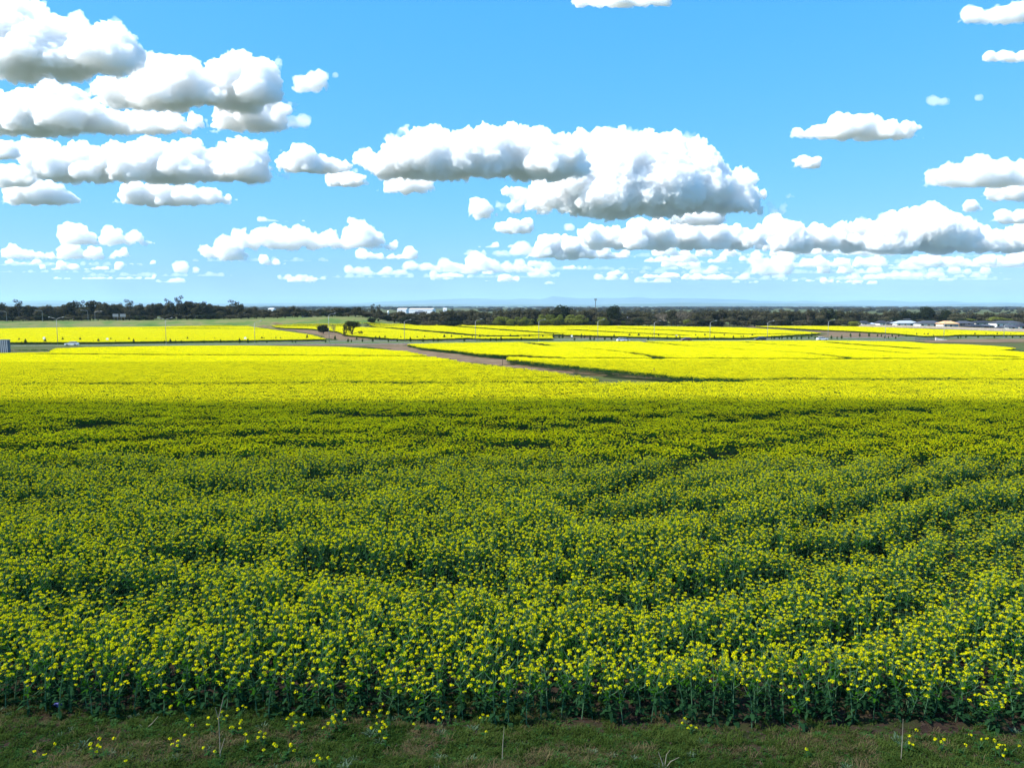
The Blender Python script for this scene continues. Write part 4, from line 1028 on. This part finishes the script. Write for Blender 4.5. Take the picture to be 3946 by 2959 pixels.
# posts beside the track
for px, py, h, lab in ((1935, 1412, 1.6, 'thin leaning wooden post beside the dirt track near the middle'), (2516, 1462, 1.3, 'short dark post beside the lower end of the dirt track')):
    x, y = at(px, py); mb = MB(); mb.tube([(0, 0, -.1), (.12, 0, h)], [.05, .045], 6); o = mb.build('post', BARK); o.location = (x, y, float(terrain(x, y))); tag(o, lab, 'post')
ORNG = mat('orange_plastic', (.55, .12, .05), .5)
for k, px in enumerate((2678, 2686)):
    x, y = at(px, 1459); mb = MB(); mb.tube([(0, 0, 0), (.15, 0, .75)], [.06, .05], 6); mb.box(-.1, -.1, 0, .1, .1, .05); o = mb.build('marker_stake', ORNG); o.location = (x, y, float(terrain(x, y))); tag(o, '%s of two leaning orange-red marker stakes at the edge of the dirt track' % ('left', 'right')[k], 'stake')

# ------------------------------------------------------------------ buildings
def roofcol(c): return mat('roof_tiles', c, .8, scale=1.5, var=.15)
RG, RD, RL, RO = roofcol((.045, .05, .065)), roofcol((.018, .02, .03)), roofcol((.26, .30, .36)), mat('new_timber', (.50, .28, .14), .8)
WW, WC, WB = mat('white_render', (.74, .73, .70), .8, scale=.8), mat('cream_render', (.55, .50, .42), .8), mat('brown_brick', (.20, .14, .11), .9, scale=3)
DOORM = mat('garage_door', (.30, .30, .31), .6)
def house(px0, px1, by, ty, roof, wall, label, depth=9.0, two=False, rot=0.0, y=None, win=3, garage=True):
    xm, yy = at((px0+px1)/2, by)
    if y: yy = y
    w = (px1-px0)/F*yy; x = atd((px0+px1)/2, yy); z = float(terrain(x, yy)); H = zpix(ty, yy) - z
    eave = H*(.62 if not two else .72)
    r = empty('house', (x, yy, z), rot); tag(r, label, 'house', 'houses behind the far canola strip')
    mb = MB(); mb.box(-w/2+.5, 0, -.3, w/2-.5, depth, eave); wl_ = mb.build('wall', wall, r)
    e = eave; a, b, c, d = (-w/2, -.6, e), (w/2, -.6, e), (w/2, depth+.6, e), (-w/2, depth+.6, e)
    rr = min(w*.3, depth*.5); p, q = (-w/2+rr, depth/2, H), (w/2-rr, depth/2, H)
    mb = MB(); mb.add([a, b, c, d, p, q, (a[0], a[1], e-.22), (b[0], b[1], e-.22), (c[0], c[1], e-.22), (d[0], d[1], e-.22)], [(0, 1, 5, 4), (1, 2, 5), (2, 3, 4, 5), (3, 0, 4), (0, 6, 7, 1), (1, 7, 8, 2), (2, 8, 9, 3), (3, 9, 6, 0), (6, 9, 8, 7)])
    mb.build('roof', roof, r)
    n = max(1, int(w/3.6)); rs = random.Random(int(px0))
    for f in range(2 if two else 1):
        zb = .9 + f*2.7
        for k in range(n):
            cx = -w/2 + (k+.5)*w/n; ww = rs.uniform(.6, .95); hh = min(1.2, eave - zb - .3)
            if hh < .4: continue
            if garage and f == 0 and k == n-1 and w > 8:
                mb = MB(); mb.box(cx-1.3, -.06, 0, cx+1.3, .0, min(2.2, eave-.3)); mb.build('garage_door', DOORM, r); continue
            mb = MB(); mb.box(cx-ww-.08, -.08, zb-.08, cx+ww+.08, -.002, zb+hh+.08); fr = mb.build('window', WHITEP, r)
            mb = MB(); mb.box(cx-ww, -.11, zb, cx+ww, -.082, zb+hh); mb.build('pane', GLASS, fr)
    return r
house(3316, 3350, 1258, 1236, RD, WW, 'small white-walled house with dark roof, leftmost of the row of houses', win=1)
house(3332, 3384, 1258, 1244, RL, WC, 'low house with pale roof just right of the leftmost white-walled one')
house(3384, 3420, 1259, 1235, RD, WW, 'dark-roofed house with white end wall between the pale-roofed ones', depth=8)
house(3408, 3452, 1259, 1241, RG, WB, 'grey-roofed brown brick house in the left part of the row')
house(3450, 3542, 1260, 1236, RL, WW, 'long white house with a light silver roof')
house(3540, 3632, 1262, 1236, RG, WW, 'wide grey-roofed house with white wall panels left of the orange frame')
house(3628, 3692, 1264, 1237, RO, WC, 'house under construction with orange timber roof')
house(3688, 3752, 1262, 1237, RG, WB, 'grey-roofed house directly right of the orange timber roof', y=548)
house(3735, 3795, 1268, 1250, RD, WB, 'low dark-roofed house in front of two others right of the orange timber roof')
house(3752, 3826, 1262, 1237, RD, WC, 'dark two-storey house in the back row behind the low dark ones', y=560, two=True)
house(3790, 3832, 1268, 1250, RG, WB, 'small low grey-roofed house just left of the large two-storey one')
house(3832, 3938, 1264, 1237, RG, WW, 'large two-storey grey-roofed house with white walls near the right edge', two=True, y=530)
house(3842, 3866, 1275, 1259, RD, WW, 'tiny white garage standing in front of the large two-storey house', depth=5)
house(3880, 3922, 1273, 1252, RG, WW, 'low white house with grey roof in front of the large house near the right edge')
house(3922, 3990, 1273, 1247, RD, WW, 'white house cut by the right picture edge')
house(3470, 3530, 1258, 1229, RG, WC, 'cream house with a grey ridge showing behind the silver roof', y=590)
# boundary fence before the houses
r = empty('boundary_fence', (0, 0, 0)); tag(r, 'low tan paling fence in front of the row of houses', 'fence'); FEN = mat('tan_fence', (.24, .21, .17), .9, scale=1)
fp = [at(px, py) for px, py in ((3300, 1259), (3450, 1262), (3600, 1266), (3750, 1272), (3860, 1276), (3990, 1279))]
mb = MB()
for a in range(len(fp)-1):
    n = int(math.dist(fp[a], fp[a+1])/2.4)
    for k in range(n):
        p0 = Vector((*fp[a], 0)).lerp(Vector((*fp[a+1], 0)), k/n); p1 = Vector((*fp[a], 0)).lerp(Vector((*fp[a+1], 0)), (k+.97)/n)
        mb.add([p0, p1, p1+Vector((0, 0, 1.6)), p0+Vector((0, 0, 1.6)), p0+Vector((0, .06, 0)), p1+Vector((0, .06, 0)), p1+Vector((0, .06, 1.6)), p0+Vector((0, .06, 1.6))], [(0, 1, 2, 3), (5, 4, 7, 6), (3, 2, 6, 7), (0, 3, 7, 4), (1, 5, 6, 2)])
mb.build('panel', FEN, r)['kind'] = 'stuff'

def shed(px0, px1, ty, y, h, m, label, depth=20, name='warehouse', gable=1.5, wall=None):
    w = (px1-px0)/F*y; x = atd((px0+px1)/2, y); zt = zpix(ty, y); z0 = 0.0
    r = empty(name, (x, y, z0)); tag(r, label, 'building')
    mb = MB(); mb.box(-w/2, 0, 0, w/2, depth, zt-gable); mb.build('wall', wall or m, r)
    e = zt-gable; mb = MB(); mb.add([(-w/2-.3, -.3, e), (w/2+.3, -.3, e), (w/2+.3, depth+.3, e), (-w/2-.3, depth+.3, e), (-w/2-.3, depth/2, zt), (w/2+.3, depth/2, zt)], [(0, 1, 5, 4), (2, 3, 4, 5), (1, 2, 5), (3, 0, 4), (0, 3, 2, 1)]); mb.build('roof', m, r)
    mb = MB(); mb.box(-w*.1, -.1, 0, w*.1, -.01, (zt-gable)*.7); mb.build('door', DOORM, r)
WHR = mat('white_steel_roof', (.8, .8, .8), .5, var=.03, scale=.1)
shed(1577, 1668, 1189, 1500, 9, WHR, 'long white-roofed warehouse behind the far trees, the largest of the white roofs', 60)
shed(1532, 1566, 1188.5, 1560, 9, WHR, 'shorter white warehouse roof left of the long one behind the far trees', 50)
shed(1600, 1632, 1200, 1250, 9, RG, 'pale grey building below the long white warehouse roof', 30)
shed(1037, 1056, 1188, 1500, 6, WHR, 'small white building rising above the trees left of the mound', 20, 'building')
shed(1708, 1722, 1188, 2000, 6, WHR, 'tiny white roof right of the long white warehouse', 15, 'building')
shed(1165, 1184, 1210, 566, 5, RL, 'pale blue-grey shed among the trees behind the grassy bank', 8, 'building')
shed(1194, 1218, 1203, 590, 5, WC, 'cream building among the trees behind the grassy bank', 8, 'building')
shed(2376, 2390, 1225, 566, 3, WHR, 'left small white roof among the willows', 6, 'building', 1.0, WB)
shed(2408, 2432, 1222, 568, 3, WHR, 'right larger white roof among the willows', 6, 'building', 1.2, WB)
x = atd(1498, 900); mb = MB(); mb.tube([(0, 0, 0), (0, 0, zpix(1200, 900)), (0, 0, zpix(1197, 900))], [1.1, 1.1, .3], 12); o = mb.build('silo', WHR); o.location = (x, 900, 0); tag(o, 'small white silo among the trees right of the mound', 'silo')
x = atd(1373, 900); mb = MB(); mb.tube([(0, 0, 0), (0, 0, zpix(1190, 900)), (0, 0, zpix(1187, 900))], [1.6, 1.6, .3], 12); o = mb.build('silo', WHR); o.location = (x, 900, 0); tag(o, 'white tank among the trees above the lone tree', 'silo')

# communication mast
y = 800; x = atd(2293, y); H = zpix(1150, y); r = empty('radio_mast', (x, y, 0)); tag(r, 'tall thin mast with antennas rising above the middle of the far trees', 'mast')
DKS = mat('mast_steel', (.10, .11, .13), .6, .3)
mb = MB(); mb.tube([(0, 0, 0), (0, 0, H-.5)], [.45, .32], 8); mb.build('pole', DKS, r)
for a in range(3):
    th = a*2.094 + .5; mb = MB(); mb.box(-.3, -.12, -1.1, .3, .12, 1.1); o = mb.build('antenna', DKS, r); o.location = (1.1*math.cos(th), 1.1*math.sin(th), H-1.2); o.rotation_euler = (0, 0, th+math.pi/2)
mb = MB(); [mb.tube([(0, 0, H-z), (1.1*math.cos(a*2.094+.5), 1.1*math.sin(a*2.094+.5), H-z)], [.09, .09], 5) for a in range(3) for z in (.6, 1.8)]; mb.build('bracket', DKS, r)

# ------------------------------------------------------------------ clouds
def cloud_mat(name, density, g=.1):
    """a closed body filled with scattering droplets"""
    m = bpy.data.materials.new(name); m.use_nodes = True
    n, l = m.node_tree.nodes, m.node_tree.links; n.clear()
    out = n.new('ShaderNodeOutputMaterial'); v = n.new('ShaderNodeVolumeScatter')
    v.inputs['Color'].default_value = (.986, .995, 1, 1); v.inputs['Density'].default_value = density
    v.inputs['Anisotropy'].default_value = g
    l.new(v.outputs[0], out.inputs['Volume']); return m
THICK = {}
def thick(Y0):
    k = round(min(.034, max(.02, 230/Y0))*200)/200
    if k not in THICK: THICK[k] = cloud_mat('cloud_thick', k)
    return THICK[k]
CL1, CL2, CL3 = cloud_mat('cloud_thick', .040), cloud_mat('cloud_soft', .018), cloud_mat('cloud_wisp', .007)
CL6 = cloud_mat('cloud_low_soft', .0045)
CL4, CL5 = cloud_mat('cloud_band', .0017), cloud_mat('cloud_low', .011)
CLO = bpy.data.materials.new('cloud_overhead'); CLO.use_nodes = True
_n, _l = CLO.node_tree.nodes, CLO.node_tree.links; _n.clear()
_o, _d, _t, _tr, _m1, _m2 = [_n.new('ShaderNode' + q) for q in ('OutputMaterial', 'BsdfDiffuse', 'BsdfTranslucent', 'BsdfTransparent', 'MixShader', 'MixShader')]
_d.inputs[0].default_value = _t.inputs[0].default_value = (.9, .92, .95, 1); _m1.inputs[0].default_value = .4; _m2.inputs[0].default_value = .56
_l.new(_d.outputs[0], _m1.inputs[1]); _l.new(_t.outputs[0], _m1.inputs[2]); _l.new(_m1.outputs[0], _m2.inputs[1]); _l.new(_tr.outputs[0], _m2.inputs[2]); _l.new(_m2.outputs[0], _o.inputs[0])
ZB = 1150.0
import bmesh
_bm = bmesh.new(); bmesh.ops.create_icosphere(_bm, subdivisions=2, radius=1); _bm.verts.ensure_lookup_table()
ICO_V = np.array([v.co[:] for v in _bm.verts]); ICO_F = np.array([[v.index for v in f.verts] for f in _bm.faces]); _bm.free()
def ctex(name, size, hard):
    t = bpy.data.textures.new(name, 'CLOUDS'); t.noise_scale = size; t.noise_depth = 1
    t.noise_type = 'HARD_NOISE' if hard else 'SOFT_NOISE'; return t
TEX = [(ctex('cloud_relief_a', .9, False), .45, .9), (ctex('cloud_relief_b', .38, True), .30, .38), (ctex('cloud_relief_c', .16, True), .24, .16), (ctex('cloud_relief_d', .075, True), .13, .075)]

VEIL = {}
def veil_mat(d):
    k = round(math.log(d)*3)
    if k not in VEIL: VEIL[k] = cloud_mat('cloud_veil', math.exp(k/3))
    return VEIL[k]

def puff(S, base_z, vox, rm, m, label, group, disp=1.0, veil=None):
    """spheres (x,y,z,r,flat) -> one remeshed, displaced cloud with a flat ragged base"""
    S = np.array(S)
    V = (ICO_V[None]*S[:, None, 3:4]*np.stack([np.ones(len(S)), np.ones(len(S)), S[:, 4]], 1)[:, None] + S[:, None, :3])
    FCs = (ICO_F[None] + (np.arange(len(S))*len(ICO_V))[:, None, None]).reshape(-1, 3)
    V = V.reshape(-1, 3)
    lowz = base_z + .25*rm*(vnoise(V[:, 0]/rm*1.2, V[:, 1]/rm*1.2)-.3)
    V[:, 2] = np.where(V[:, 2] < lowz, lowz - (lowz - V[:, 2])*.12, V[:, 2])
    org = V.mean(0); V = V - org
    me = fast_mesh('cloud', V/rm, FCs, [m])
    o = link('cloud', me); o.location = org; o.scale = (rm, rm, rm)
    md = o.modifiers.new('remesh', 'REMESH'); md.mode = 'VOXEL'; md.voxel_size = vox/rm; md.use_smooth_shade = True
    for k, (t, stg, sz) in enumerate(TEX):
        if sz*rm < vox*1.3: continue
        d = o.modifiers.new('relief_%d' % k, 'DISPLACE'); d.texture = t; d.strength = stg*disp; d.mid_level = .5 if k == 0 else .35; d.texture_coords = 'LOCAL'
    md = o.modifiers.new('clean', 'REMESH'); md.mode = 'VOXEL'; md.voxel_size = vox*.85/rm; md.use_smooth_shade = True
    if veil is not None:
        # thin ragged vapour round the dense body
        W = np.array(veil); W = np.concatenate([S[::2]*[1, 1, 1, 1.10, 1], W])
        V = (ICO_V[None]*W[:, None, 3:4]*np.stack([np.ones(len(W)), np.ones(len(W)), W[:, 4]], 1)[:, None] + W[:, None, :3]).reshape(-1, 3)
        FCs = (ICO_F[None] + (np.arange(len(W))*len(ICO_V))[:, None, None]).reshape(-1, 3)
        lz = base_z - .10*rm; V[:, 2] = np.where(V[:, 2] < lz, lz - (lz - V[:, 2])*.15, V[:, 2])
        w = link('veil', fast_mesh('veil', (V-org)/rm, FCs, [veil_mat(1.3/rm)]), o)
        md = w.modifiers.new('remesh', 'REMESH'); md.mode = 'VOXEL'; md.voxel_size = vox*1.5/rm; md.use_smooth_shade = True
        for k, (t, stg, sz) in enumerate(TEX[:3]):
            if sz*rm < vox*1.3: continue
            d = w.modifiers.new('relief_%d' % k, 'DISPLACE'); d.texture = t; d.strength = stg*1.25; d.mid_level = .5; d.texture_coords = 'LOCAL'
        md = w.modifiers.new('clean', 'REMESH'); md.mode = 'VOXEL'; md.voxel_size = vox*1.3/rm; md.use_smooth_shade = True
        w['kind'] = 'stuff'
    return tag(o, label, 'cloud', group)

def cloud(base, lobes, label, m=None, group=None, fl=.85, disp=1.0, depth=.7):
    """lobes (x, y, r) in photo pixels at the 2212 scale give the upper outline; the body is heaped up below it"""
    by = base*K2; dx, dy, dz = ray(1973, by); Y0 = (ZB - ZC) * dy / dz
    rs = random.Random(int(base*7 + lobes[0][0]*3) & 0xffff)
    px = np.arange(min(l[0]-l[2] for l in lobes), max(l[0]+l[2] for l in lobes), 1.0)
    top = np.full(len(px), 1e9)
    for (cx, cyy, r) in lobes:
        r = r*1.04; q = np.abs(px-cx) < r
        top[q] = np.minimum(top[q], cyy - np.sqrt(r*r - (px[q]-cx)**2))
    ok = top < 1e8; top = np.interp(px, px[ok], top[ok])
    H = np.clip(base - top, 0, None); Hm = max(5, float(np.mean(H)))
    nz = .65*vnoise(px/(Hm*1.1) + base, px*0 + 3) + .35*vnoise(px/(Hm*.42) + base, px*0 + 8)
    H = H * ((.87 + .26*nz) if group is None else np.clip(nz*2.4 - .35, .1, 1.25)); top = base - H
    H = np.clip(H, 0, None); w = len(px); Hm = max(6, float(np.mean(H)))
    S = []
    def put(x, y, r, dd):
        yy = Y0*(1 + dd/F*K2); dx, dy, dz = ray(x*K2, y*K2); t = yy/dy
        S.append((dx*t, yy, ZC + dz*t, r*K2/F*Y0, fl))
    n1 = int(w/Hm*16) + 10
    for k in range(n1):
        i = rs.randrange(w); h = H[i]
        if h < Hm*.25: continue
        e = min(i, w-1-i) / Hm            # thinner towards the ends
        r = h*rs.uniform(.24, .46)*min(1, .45 + e); yc = top[i] + r*.95 + rs.random()**1.3*max(0, h - 1.5*r)
        put(px[i], yc, r, rs.uniform(-1, 1)*h*depth)
    n2 = int(w/Hm*34) + 12
    for k in range(n2):
        i = rs.randrange(w); h = H[i]
        if h < 2: continue
        r = h*rs.uniform(.10, .22) + .6; yc = top[i] + r*rs.uniform(.5, 1.1) + (rs.random()**2)*h*.55
        put(px[i] + rs.uniform(-1, 1)*r, yc, r, rs.uniform(-.2, .9)*-h*depth*.7)
    vox = 3.7/F*Y0
    veil = None
    if group is None and m is not CL3:
        body, S = S, []
        for k in range(int(w/Hm*9) + 8):
            i = rs.randrange(w); h = max(H[i], Hm*.35); r = h*rs.uniform(.07, .2)
            put(px[i] + rs.gauss(0, 1)*h*.25, top[i] + r*.6 + rs.uniform(-.02, .75)*h, r, rs.uniform(-1, 1)*h*.5)
        for e in (0, w-1):
            for k in range(5): put(px[e] + (1 if e else -1)*rs.uniform(-.1, .5)*Hm, base - rs.uniform(.05, .4)*Hm, Hm*rs.uniform(.06, .14), rs.uniform(-.3, .3)*Hm)
        veil, S = S, body
    return puff(S, ZB, vox, Hm*.5*K2/F*Y0, m or thick(Y0), label, group, disp, veil)
LOWG = 'small low clouds near the horizon'
cloud(168, [(25,50,46),(90,68,50),(150,92,56),(215,105,58),(268,122,36),(125,135,38),(195,138,38),(0,75,34),(55,30,26)], 'big bright cumulus in the top left corner with grey belly')
cloud(238, [(345,152,34),(400,166,32),(310,190,34),(240,205,40),(380,205,35),(440,192,40),(500,172,44),(550,165,40),(578,182,26),(300,215,30),(520,150,26)], 'long billowing cloud right below the top left cumulus with flat grey base')
cloud(292, [(0,242,36),(60,240,38),(130,232,42),(180,245,36),(240,260,28),(300,262,30),(360,262,28),(420,270,20)], 'wide white cloud bank at the left edge, third layer down')
cloud(286, [(498,246,26),(545,238,30),(588,250,27),(480,264,16)], 'ragged white cloud just right of the left cloud bank')
cloud(278, [(630,262,12),(655,263,15)], 'faint wisp at the right end of the left cloud group', CL3)
cloud(348, [(12,325,24),(-22,328,28)], 'small cloud cut by the left picture edge above the two lowest ones')
cloud(394, [(118,352,24),(180,335,32),(250,342,35),(320,338,38),(400,338,38),(470,345,34),(530,332,32),(560,322,16),(72,314,15),(100,310,16),(455,368,28),(360,362,32),(240,370,26),(500,368,24)], 'broad pale cloud in the fourth layer on the left with blue-grey base')
cloud(405, [(15,380,26),(50,376,22)], 'small puff at the left edge beside the lowest left cloud')
cloud(443, [(30,420,20),(70,412,25),(110,416,22),(145,427,17),(165,434,9)], 'low flat cloud at the left edge')
cloud(444, [(285,412,22),(340,415,25),(400,418,25),(450,422,21),(490,430,12)], 'long flat cloud below the broad left cloud with grey underside')
cloud(203, [(657,176,15),(680,168,15),(684,183,13)], 'small isolated puff right of the upper left clouds', CL2)
cloud(170, [(725,163,6)], 'tiny faint puff beside the small isolated one', CL3)
cloud(376, [(622,352,20),(650,335,23),(690,350,20),(722,354,13),(745,356,9)], 'medium puff between the left clouds and the big centre one')
cloud(404, [(720,386,13),(750,384,15),(775,387,10)], 'small flat puff at the lower left foot of the big centre cloud')
cloud(390, [(800,350,25),(845,345,27),(880,318,35),(930,312,40),(990,312,44),(1050,312,44),(1100,318,42),(1160,322,40),(1215,332,38),(1238,350,32),(900,360,30),(975,358,30)], 'large cumulus left of centre with a shaded flat base')
cloud(418, [(845,396,14),(880,396,22),(918,402,15)], 'ragged puff hanging under the left part of the large centre cumulus', CL2)
cloud(463, [(1282,325,34),(1335,328,40),(1392,328,44),(1440,328,44),(1490,345,42),(1520,372,42),(1562,392,34),(1590,380,22),(1610,410,20),(1640,425,11),(1450,395,46),(1380,400,42),(1300,400,40),(1250,412,32),(1180,415,26),(1115,415,18),(1200,435,22),(1290,440,20),(1540,425,25)], 'biggest and brightest cumulus in the centre with blue-grey right side and base')
cloud(487, [(1542,464,20),(1500,470,16),(1460,474,11)], 'pale puff under the right end of the biggest cumulus', CL2)
cloud(474, [(1040,452,19),(1036,443,15)], 'isolated round puff below the centre clouds')
cloud(505, [(1085,494,14),(1112,492,14),(1112,478,9),(1140,478,7)], 'small flat puff below the isolated round one')
cloud(500, [(1230,492,11)], 'faint tiny puff between the centre clouds and the horizon bank', CL3)
cloud(540, [(1280,500,18),(1330,508,20),(1380,495,22),(1430,500,24),(1490,502,26),(1540,503,27),(1590,508,24),(1632,512,19)], 'long bumpy cloud bank right of centre near the horizon')
cloud(561, [(1186,520,18),(1218,530,22),(1256,535,18),(1160,545,12),(1300,545,14),(1350,550,12)], 'pale heaped cloud left of the long bumpy bank')
cloud(546, [(1675,492,20),(1715,500,23),(1768,508,22),(1828,498,22),(1852,484,13),(1900,500,31),(1950,488,40),(1990,478,36),(2022,488,38),(2062,502,33),(2105,510,28),(2150,515,24),(2200,503,22),(2235,500,28),(1795,520,18),(1690,515,18)], 'towering white cumulus bank on the right near the horizon')
cloud(302, [(1720,286,11),(1770,282,15),(1820,272,24),(1868,268,24),(1920,277,19),(1962,278,17)], 'solitary long white cloud in the upper right blue')
cloud(366, [(1735,350,15),(1758,350,12)], 'small round puff below the solitary long cloud')
cloud(406, [(2015,372,12),(2060,368,19),(2120,348,22),(2162,370,28),(2212,382,34),(2130,392,18)], 'layered cloud at the right picture edge', CL2)
cloud(434, [(2150,416,18),(2200,414,20)], 'small flat cloud under the layered one at the right edge', CL2)
cloud(461, [(2099,446,14)], 'tiny round puff above the right end of the towering bank', CL2)
cloud(484, [(2165,466,14),(2208,468,19)], 'small cloud touching the right picture edge above the towering bank')
cloud(52, [(2095,25,18),(2168,30,22),(2200,18,16)], 'thin wisps in the top right corner', CL2)
cloud(135, [(2138,121,12),(2175,122,13),(2212,120,12)], 'small pale cloud at the right edge below the top corner wisps', CL2)
cloud(16, [(1250,3,12),(1340,-2,20),(1400,2,18),(1430,0,16)], 'cloud sliver cut by the top picture edge')
cloud(229, [(2015,218,12),(2040,221,9)], 'faint small puff above the solitary long cloud to the right', CL3)
cloud(220, [(2114,211,8)], 'faint tiny round puff right of the faint small one', CL3)
low = [(531, [(150,508,20),(190,503,21),(240,508,19),(285,508,18),(322,525,12)]), (561, [(20,545,16),(100,550,16),(150,546,18),(200,550,16),(260,550,15)]), (591, [(390,580,13),(425,578,14)]), (564, [(450,545,17),(480,535,20),(515,548,17)]), (574, [(575,560,13),(605,562,12)]),
       (541, [(515,493,11),(565,500,15),(600,504,15),(650,506,14),(712,515,17),(768,508,24),(800,522,20),(850,532,12)]), (561, [(850,548,12),(890,548,12),(780,550,10)]), (590, [(945,566,10),(990,566,13),(1030,564,15),(1080,572,17),(1130,578,13),(1180,580,17)]), (593, [(755,583,8),(790,578,12),(835,580,13)]),
       (597, [(1640,568,17),(1690,570,19)]), (592, [(1780,580,12),(1830,573,13)]), (594, [(1500,574,11),(1540,578,9)]), (594, [(2060,585,9),(2090,582,9),(2130,586,9)]), (578, [(1700,560,9),(1760,562,10),(1900,562,10),(2000,563,10),(2120,560,10),(2200,556,12)]),
       (568, [(1480,555,10),(1560,560,10),(1400,560,9)]), (605, [(610,596,8),(700,598,6)]), (606, [(940,592,9),(970,596,7)]), (604, [(1850,596,7),(1930,594,8),(2010,597,7)]), (572, [(20,568,8),(80,570,9),(200,572,8),(330,570,7)]), (536, [(1040,530,9),(1080,528,9),(1130,530,10)]), (480, [(565,476,8),(655,482,7)]), (604, [(250,600,6),(330,598,6),(120,602,5)])]
for _ in range(46):
    b = rnd.choice([553, 566, 577, 585, 592, 598, 603, 608, 613]) + rnd.uniform(-3, 3); x = rnd.uniform(0, 2212) if rnd.random() < .45 else rnd.uniform(1000, 2230)
    hh = rnd.uniform(.07, .17)*max(8, 661-b); n = rnd.randint(4, 13)
    low.append((b, [(x + k*hh*1.25, b - hh*rnd.uniform(.3, .9), hh*rnd.uniform(.6, 1.1)) for k in range(n)]))
for b, x, w_ in ((556, 1080, 1130), (570, 1500, 720), (584, 1150, 500), (577, 1750, 480), (592, 1300, 880), (601, 700, 500), (575, 0, 330), (590, 0, 260), (566, 420, 300), (606, 1500, 700), (598, 180, 330)):
    low.append((b, [(x + k*11, b - rnd.uniform(.5, 3.5), rnd.uniform(3, 8.5)) for k in range(w_//11)]))
low.sort(key=lambda q: q[1][0][0])
for k, (b, L) in enumerate(low): cloud(b, L, 'small hazy cumulus low over the horizon, %s of these from the left' % ORD(k+1), (CL4 if len(L) > 20 else CL5 if rnd.random() < .5 else CL6), LOWG, fl=.6, disp=1.7)

# the cloud overhead that shades the near field (out of the picture, behind and above the camera)
_gp, _sx, _mr = _n.new('ShaderNodeNewGeometry'), _n.new('ShaderNodeSeparateXYZ'), _n.new('ShaderNodeMapRange')
_l.new(_gp.outputs['Position'], _sx.inputs[0]); _l.new(_sx.outputs['Y'], _mr.inputs[0]); _l.new(_mr.outputs[0], _m2.inputs[0])
rs = random.Random(12); S = []
EDGE = 58.0
ZS = 575.0
k = (ZS - 8) / TO_SUN.z
ox, oy = TO_SUN.x*k, TO_SUN.y*k
for i_, v_ in ((1, oy + 58), (2, oy + 10), (3, .47), (4, .70)): _mr.inputs[i_].default_value = v_
for gx in range(-52, 53):
    r_ = 16; S.append((ox + gx*12, oy + EDGE - r_ - gx*.25 + rs.uniform(-1.2, 1.2) + 3*math.sin(gx*.21), ZS, r_, .8))
for gx in range(-26, 27):
    for gy in range(1, 22):
        r_ = 26; S.append((ox + gx*24 + rs.uniform(-4, 4), oy + EDGE - r_ - gy*25 - gx*.5 + (rs.uniform(-4, 4) if gy else rs.uniform(-1.5, 1.5)), ZS + rs.uniform(-4, 4), r_, .8))
over = puff(S, ZS - 60, 9, 40, CLO, 'cloud overhead whose shadow covers the near field', None, .12)

# ------------------------------------------------------------------ haze
HZ = bpy.data.materials.new('haze_air'); HZ.use_nodes = True
n, l = HZ.node_tree.nodes, HZ.node_tree.links; n.clear()
pv = n.new('ShaderNodeVolumePrincipled'); pv.inputs['Color'].default_value = (.46, .72, 1, 1); pv.inputs['Density'].default_value = 3.4e-5
out = n.new('ShaderNodeOutputMaterial'); l.new(pv.outputs[0], out.inputs['Volume'])
mb = MB(); mb.box(-44500, -1600, -7, 44500, 41500, 470); hz = mb.build('haze', HZ); tag(hz, kind='stuff')
HZ.cycles.homogeneous_volume = True if hasattr(HZ.cycles, 'homogeneous_volume') else None
